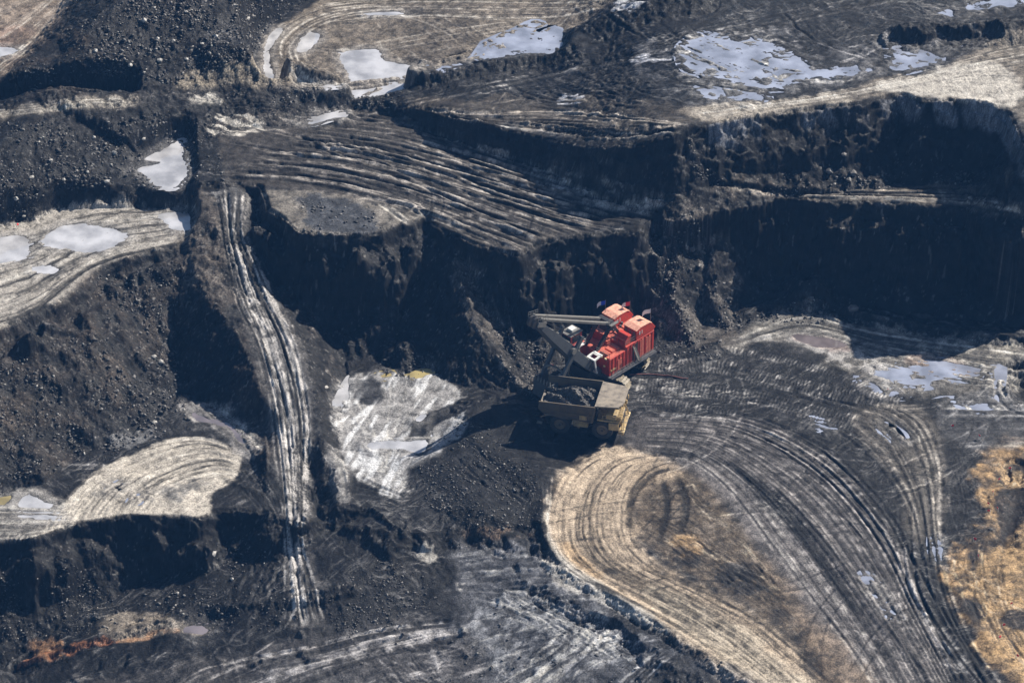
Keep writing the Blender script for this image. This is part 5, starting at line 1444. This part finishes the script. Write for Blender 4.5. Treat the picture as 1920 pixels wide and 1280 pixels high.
wheel(WB, -3.4); wheel(WB, 3.4)
for y in (-3.35, -1.9, 1.9, 3.35): wheel(-WB, y, 1.3)
MB().box(-5.6, 5.8, -1.5, 1.5, 1.9, 3.1).tube((-WB, -1.3, 2.0), (-WB, 1.3, 2.0), 1.0, None, 14).tube((WB, -2.6, 2.0), (WB, 2.6, 2.0), 0.4, None, 10).build('chassis', DSTEEL, truck)
MB().box(-1.6, 1.2, -3.2, -1.52, 1.6, 3.2).build('fuel_tank', YEL_, truck, 0.15)
# body: floor rises to the back, sloped side plates with ribs, canopy over the cab
BT = 7.0
side = [(-7.9, 5.6), (-7.6, BT - 0.15), (2.6, BT + 0.1), (2.0, 3.9), (-3.5, 3.6), (-6.8, 4.5)]
body = MB()
for s in (-1, 1):
    inn = [(a, s * 4.2, c) for a, c in side]; out = [(a, s * (4.75 if c > 5 else 4.3), c) for a, c in side]; n = len(side)
    inn = [(a, s * (4.55 if c > 5 else 4.1), c) for a, c in side]
    body.add(inn + out, [tuple(range(n)), tuple(range(2 * n - 1, n - 1, -1))] + [(i, (i + 1) % n, (i + 1) % n + n, i + n) for i in range(n)])
body.hexa([(-6.9, -4.1, 3.9), (2.0, -4.1, 3.3), (2.0, 4.1, 3.3), (-6.9, 4.1, 3.9), (-6.9, -4.1, 4.2), (2.0, -4.1, 3.6), (2.0, 4.1, 3.6), (-6.9, 4.1, 4.2)])
body.hexa([(-8.0, -4.1, 5.0), (-6.8, -4.1, 4.0), (-6.8, 4.1, 4.0), (-8.0, 4.1, 5.0), (-7.9, -4.1, 5.25), (-6.8, -4.1, 4.25), (-6.8, 4.1, 4.25), (-7.9, 4.1, 5.25)])
body.hexa([(2.0, -4.3, 3.5), (2.25, -4.3, 3.5), (2.25, 4.3, 3.5), (2.0, 4.3, 3.5), (2.6, -4.6, BT + 0.1), (2.85, -4.6, BT + 0.1), (2.85, 4.6, BT + 0.1), (2.6, 4.6, BT + 0.1)])
bed = body.build('dump_body', BED, truck)
rbs = []
for s in (-1, 1):
    for x in (-6.4, -4.6, -2.6, -0.5, 1.4):
        rbs.append(MB().beam((x, s * 4.38, 3.9 if x > -4 else 4.6), (x, s * 4.85, BT - 0.1), 0.22, 0.16))
    rbs.append(MB().beam((-7.7, s * 4.85, BT - 0.05), (2.7, s * 4.85, BT + 0.15), 0.25, 0.28)); rbs.append(MB().beam((-6.7, s * 4.4, 4.25), (2.0, s * 4.4, 3.65), 0.2, 0.25)); rbs.append(MB().beam((2.0, s * 4.45, 3.6), (2.6, s * 4.85, BT), 0.25, 0.3))
    rbs.append(MB().beam((-7.4, s * 4.68, 5.3), (2.3, s * 4.66, 5.1), 0.12, 0.15))
sep('rib', BED, bed, rbs)
MB().box(-0.2, 1.2, -4.72, -4.66, 4.1, 5.0).build('side_panel', YEL_, bed)
can = MB().hexa([(2.6, -4.6, BT + 0.1), (6.9, -4.4, BT + 0.35), (6.9, 3.6, BT + 0.35), (2.6, 4.6, BT + 0.1), (2.6, -4.6, BT + 0.35), (6.9, -4.4, BT + 0.6), (6.9, 3.6, BT + 0.6), (2.6, 4.6, BT + 0.35)])
can.hexa([(6.9, -4.4, BT + 0.35), (7.7, -2.6, BT + 0.38), (7.7, 2.2, BT + 0.38), (6.9, 3.6, BT + 0.35), (6.9, -4.4, BT + 0.6), (7.7, -2.6, BT + 0.62), (7.7, 2.2, BT + 0.62), (6.9, 3.6, BT + 0.6)])
can.build('canopy', DUSTY, bed)
# load
n = 40; V = []; F = []
for i in range(n):
    for j in range(n):
        u, v = i / (n - 1), j / (n - 1); x = -7.2 + 10.0 * u; y = -4.35 + 8.7 * v
        z = 5.3 + 2.3 * math.exp(-(((x + 2.0) / 3.2) ** 2 + (y / 2.9) ** 2)) + 0.9 * max(0, u - 0.4) + 0.5 * (RNG.rand() - 0.5) * 0.6 + 0.3 * math.sin(x * 1.7 + y * 2.1)
        V.append((x, y, z))
for i in range(n - 1):
    for j in range(n - 1): F.append((i * n + j, (i + 1) * n + j, (i + 1) * n + j + 1, i * n + j + 1))
ld = MB().add(V, F).build('ore_load', MD); ld.parent = None
ld.location = truck.location; ld.rotation_euler = truck.rotation_euler; ld.scale = truck.scale
ld['label'] = 'heap of black ore filling the bed of the yellow haul truck'; ld['category'] = 'ore load'
# front: deck, cab, radiator, ladders, bumper, lamps
MB().box(3.0, 7.2, -4.2, 4.2, 4.1, 4.35).build('deck', YEL_, truck)
MB().box(4.6, 7.3, -1.7, 1.7, 2.2, 4.09).build('engine_housing', YEL_, truck, 0.05)
gr = MB()
for k in range(7): gr.box(7.31, 7.38, -1.45, 1.45, 2.4 + 0.22 * k, 2.52 + 0.22 * k)
gr.build('radiator_grille', DSTEEL, truck)
MB().box(6.9, 7.9, -3.9, 3.9, 1.5, 2.1).build('bumper', YEL_, truck, 0.08)
cb_ = MB().box(4.3, 6.7, 0.9, 3.7, 4.35, 6.2).build('cab', YEL_, truck, 0.06)
sep('window', GLASS, cb_, [MB().box(6.7, 6.75, 1.1, 3.5, 5.0, 6.0), MB().box(4.6, 6.4, 0.84, 0.9, 5.0, 6.0)])
MB().box(4.6, 6.6, -3.9, -1.6, 4.36, 5.5).build('air_cleaner_box', YEL_, truck, 0.08)
for y in (-3.4, -2.6, 2.5): MB().tube((7.0, y, 4.9), (7.5, y, 4.9), 0.42, None, 12).build('air_filter', YEL_, truck)
for y in (-3.5, -2.7, 2.4, 3.2): MB().box(7.9, 8.0, y, y + 0.5, 1.75, 2.05).build('headlight', LAMP, truck)
for s in (-1, 1):
    MB().box(5.2, 7.0, s * 4.2 - 0.25, s * 4.2 + 0.25, 2.6, 4.05).build('mudguard', YEL_, truck, 0.05)
    ld_ = MB().beam((7.6, s * 3.9, 1.2), (7.3, s * 2.2, 4.3), 0.08, 0.14).beam((7.9, s * 3.4, 1.2), (7.6, s * 1.7, 4.3), 0.08, 0.14)
    for k in range(8): ld_.beam((7.58 - 0.035 * k, s * (3.8 - 0.2 * k), 1.4 + 0.38 * k), (7.88 - 0.035 * k, s * (3.35 - 0.2 * k), 1.4 + 0.38 * k), 0.06, 0.08)
    ld_.build('ladder', YEL_, truck)
hh = MB(); rails(hh, [(7.15, -4.1, 4.35), (7.15, 4.1, 4.35)], 1.0, 1.0); rails(hh, [(7.1, -4.15, 4.35), (4.0, -4.15, 4.35)], 1.0, 1.0); hh.build('handrail', YEL_, truck)
sep('mirror', YEL_, truck, [MB().box(7.4, 7.5, -4.5, -4.0, 4.6, 5.4), MB().box(7.4, 7.5, 4.0, 4.5, 4.6, 5.4)])
MB().box(-8.2, -7.2, -4.3, -3.5, 1.9, 2.0).build('mud_flap', DUSTY, truck)

# trailing cable from the back of the shovel
Pc = smooth_line([(1180, 704), (1205, 702), (1240, 704), (1290, 711)], 8)
Gc = ground(Pc[:, 0], Pc[:, 1]); zc = sample(H, Gc[:, 0], Gc[:, 1]); cbm = MB()
for k in range(len(Gc) - 1): cbm.tube((Gc[k, 0], Gc[k, 1], zc[k] + 0.12), (Gc[k + 1, 0], Gc[k + 1, 1], zc[k + 1] + 0.12), 0.08, None, 6)
cab_ = cbm.build('power_cable', paint('cable_sheath', (0.32, 0.12, 0.10), 0.6))
cab_['label'] = 'reddish power cable trailing over the mud behind the red shovel'; cab_['category'] = 'cable'


# ------------------------------------------------------------------ marker flags
def stake(px, py, label, group=None, h=0.9):
    g = ground(np.array([px]), np.array([py]))[0]; z = float(sample(H, g[0], g[1]))
    t = thing('marker_flag', label, 'marker flag', (float(g[0]), float(g[1]), z), RNG.rand() * 6, group)
    if stake.src is None:
        st_ = MB().tube((0, 0, -0.2), (0, 0, h), 0.035, None, 5).build('stake', WHITE, t)
        V = [(0, 0, h), (0.48, 0.06, h - 0.05), (0.46, -0.05, h - 0.36), (0, 0, h - 0.38)]
        MB().add(V + [(a, b + 0.02, c) for a, b, c in V], [(0, 1, 2, 3), (7, 6, 5, 4), (0, 4, 5, 1), (1, 5, 6, 2), (2, 6, 7, 3), (3, 7, 4, 0)]).build('flag', REDF, t)
        stake.src = t
    else:
        for ch in stake.src.children:
            c = ch.copy(); COL.objects.link(c); c.parent = t
    return t


stake.src = None
sand = 'red marker flag in the yellow sand by the right edge, %s from the top'
stake(1665, 738, 'red marker flag beside the bluish puddle right of the shovel')
stake(1783, 803, 'red marker flag on dark ground above and left of the yellow sand')
stake(1838, 824, 'red marker flag at the top edge of the yellow sand')
stake(32, 428, 'red marker flag at the foot of the rubble by the left puddle bench')
stake(1033, 690, 'red marker flag in loose rock at the foot of the slope below the shovel boom')
stake(1825, 1014, 'red marker flag at the left margin of the sand beside dark tracks')
for k_, p in enumerate(sorted(((1896, 882), (1875, 902), (1862, 930), (1855, 951), (1856, 963), (1871, 960), (1833, 1046), (1898, 1136), (1879, 1177), (1872, 1200), (1905, 1233)), key=lambda q: q[1])):
    stake(p[0], p[1], sand % ORD[k_], 'red marker flags in the sand at the right edge')

# ------------------------------------------------------------------ boulders one can pick out


def boulders(pts, r, mat, label, group=None):
    pts = sorted(pts); many = len(pts) > 1; r = r * 0.72
    P = np.array(pts, float); G = ground(P[:, 0], P[:, 1])
    for k in range(len(G)):
        z = float(sample(H, G[k, 0], G[k, 1])); rr = r * (0.75 + 0.5 * RNG.rand())
        bm = bmesh.new(); bmesh.ops.create_icosphere(bm, subdivisions=1 if r < 0.8 else 2, radius=rr)
        ph = RNG.rand() * 50
        for v in bm.verts:
            q = v.co / rr; nn = 0.6 + 0.8 * float(vn(np.array(q.x * 1.6 + ph), np.array(q.y * 1.6 + q.z * 1.3 + ph), k % 16))
            v.co = Vector((v.co.x * nn * 1.15, v.co.y * nn, v.co.z * nn * 0.75))
        me = bpy.data.meshes.new('boulder'); bm.to_mesh(me); bm.free(); me.materials.append(mat)
        o = bpy.data.objects.new('boulder', me); COL.objects.link(o)
        o.location = (float(G[k, 0]), float(G[k, 1]), z + 0.25 * rr); o.rotation_euler = (0, 0, RNG.rand() * 6)
        o['label'] = label + (', %s from the left' % ORD[k] if many else ''); o['category'] = 'boulder'
        if group: o['group'] = group


boulders([(1520, 566), (1600, 578)], 1.0, MG, 'rough grey lump under the long shaded wall', 'lumps on the rim below the long wall')
boulders([(350, 26), (380, 92), (295, 72), (325, 80), (440, 10), (245, 130), (350, 118), (270, 40), (405, 70), (300, 118), (180, 100), (465, 40)], 0.7, MP, 'pale boulder in the upper left rubble slope', 'pale boulders on the upper left rubble slope')
boulders([(175, 252), (165, 330), (200, 345), (95, 300), (30, 375), (45, 405), (120, 340), (268, 256), (60, 330), (215, 290)], 0.6, MP, 'pale boulder above the left puddle bench', 'pale boulders above the left bench')
boulders([(288, 667), (301, 675)], 0.75, MP, 'pale boulder halfway down the long brown slope at the left', 'pale boulders on the long left slope')
boulders([(290, 790)], 0.7, MP, 'pale boulder near the foot of the long left slope above the swirled bench')
boulders([(220, 735), (250, 760), (305, 730), (330, 770), (250, 700), (190, 770), (300, 700), (275, 745)], 0.55, MG, 'grey boulder at the foot of the long left slope', 'grey boulders at the foot of the left slope')
boulders([(610, 720)], 0.7, MP, 'pale boulder on the dark flank beside the whitish alcove floor')
boulders([(400, 1036), (435, 1085), (333, 1110)], 0.6, MP, 'pale rock near the foot of the shaded lower left wall', 'pale rocks under the lower left wall')
boulders([(1298, 470), (1316, 545), (1290, 600), (1262, 560), (1335, 600), (1310, 500), (1350, 640), (1250, 520)], 0.65, MG, 'grey boulder in the rubble spur right of the shovel', 'grey boulders on the rubble spur')
boulders([(1582, 295), (1600, 320), (1555, 320), (1592, 335)], 0.9, MG, 'grey boulder in the small slide under the upper right wall', 'grey boulders under the upper right wall')
boulders([(1858, 992)], 0.55, MD, 'dark clod standing beside the sand tracks at the right')
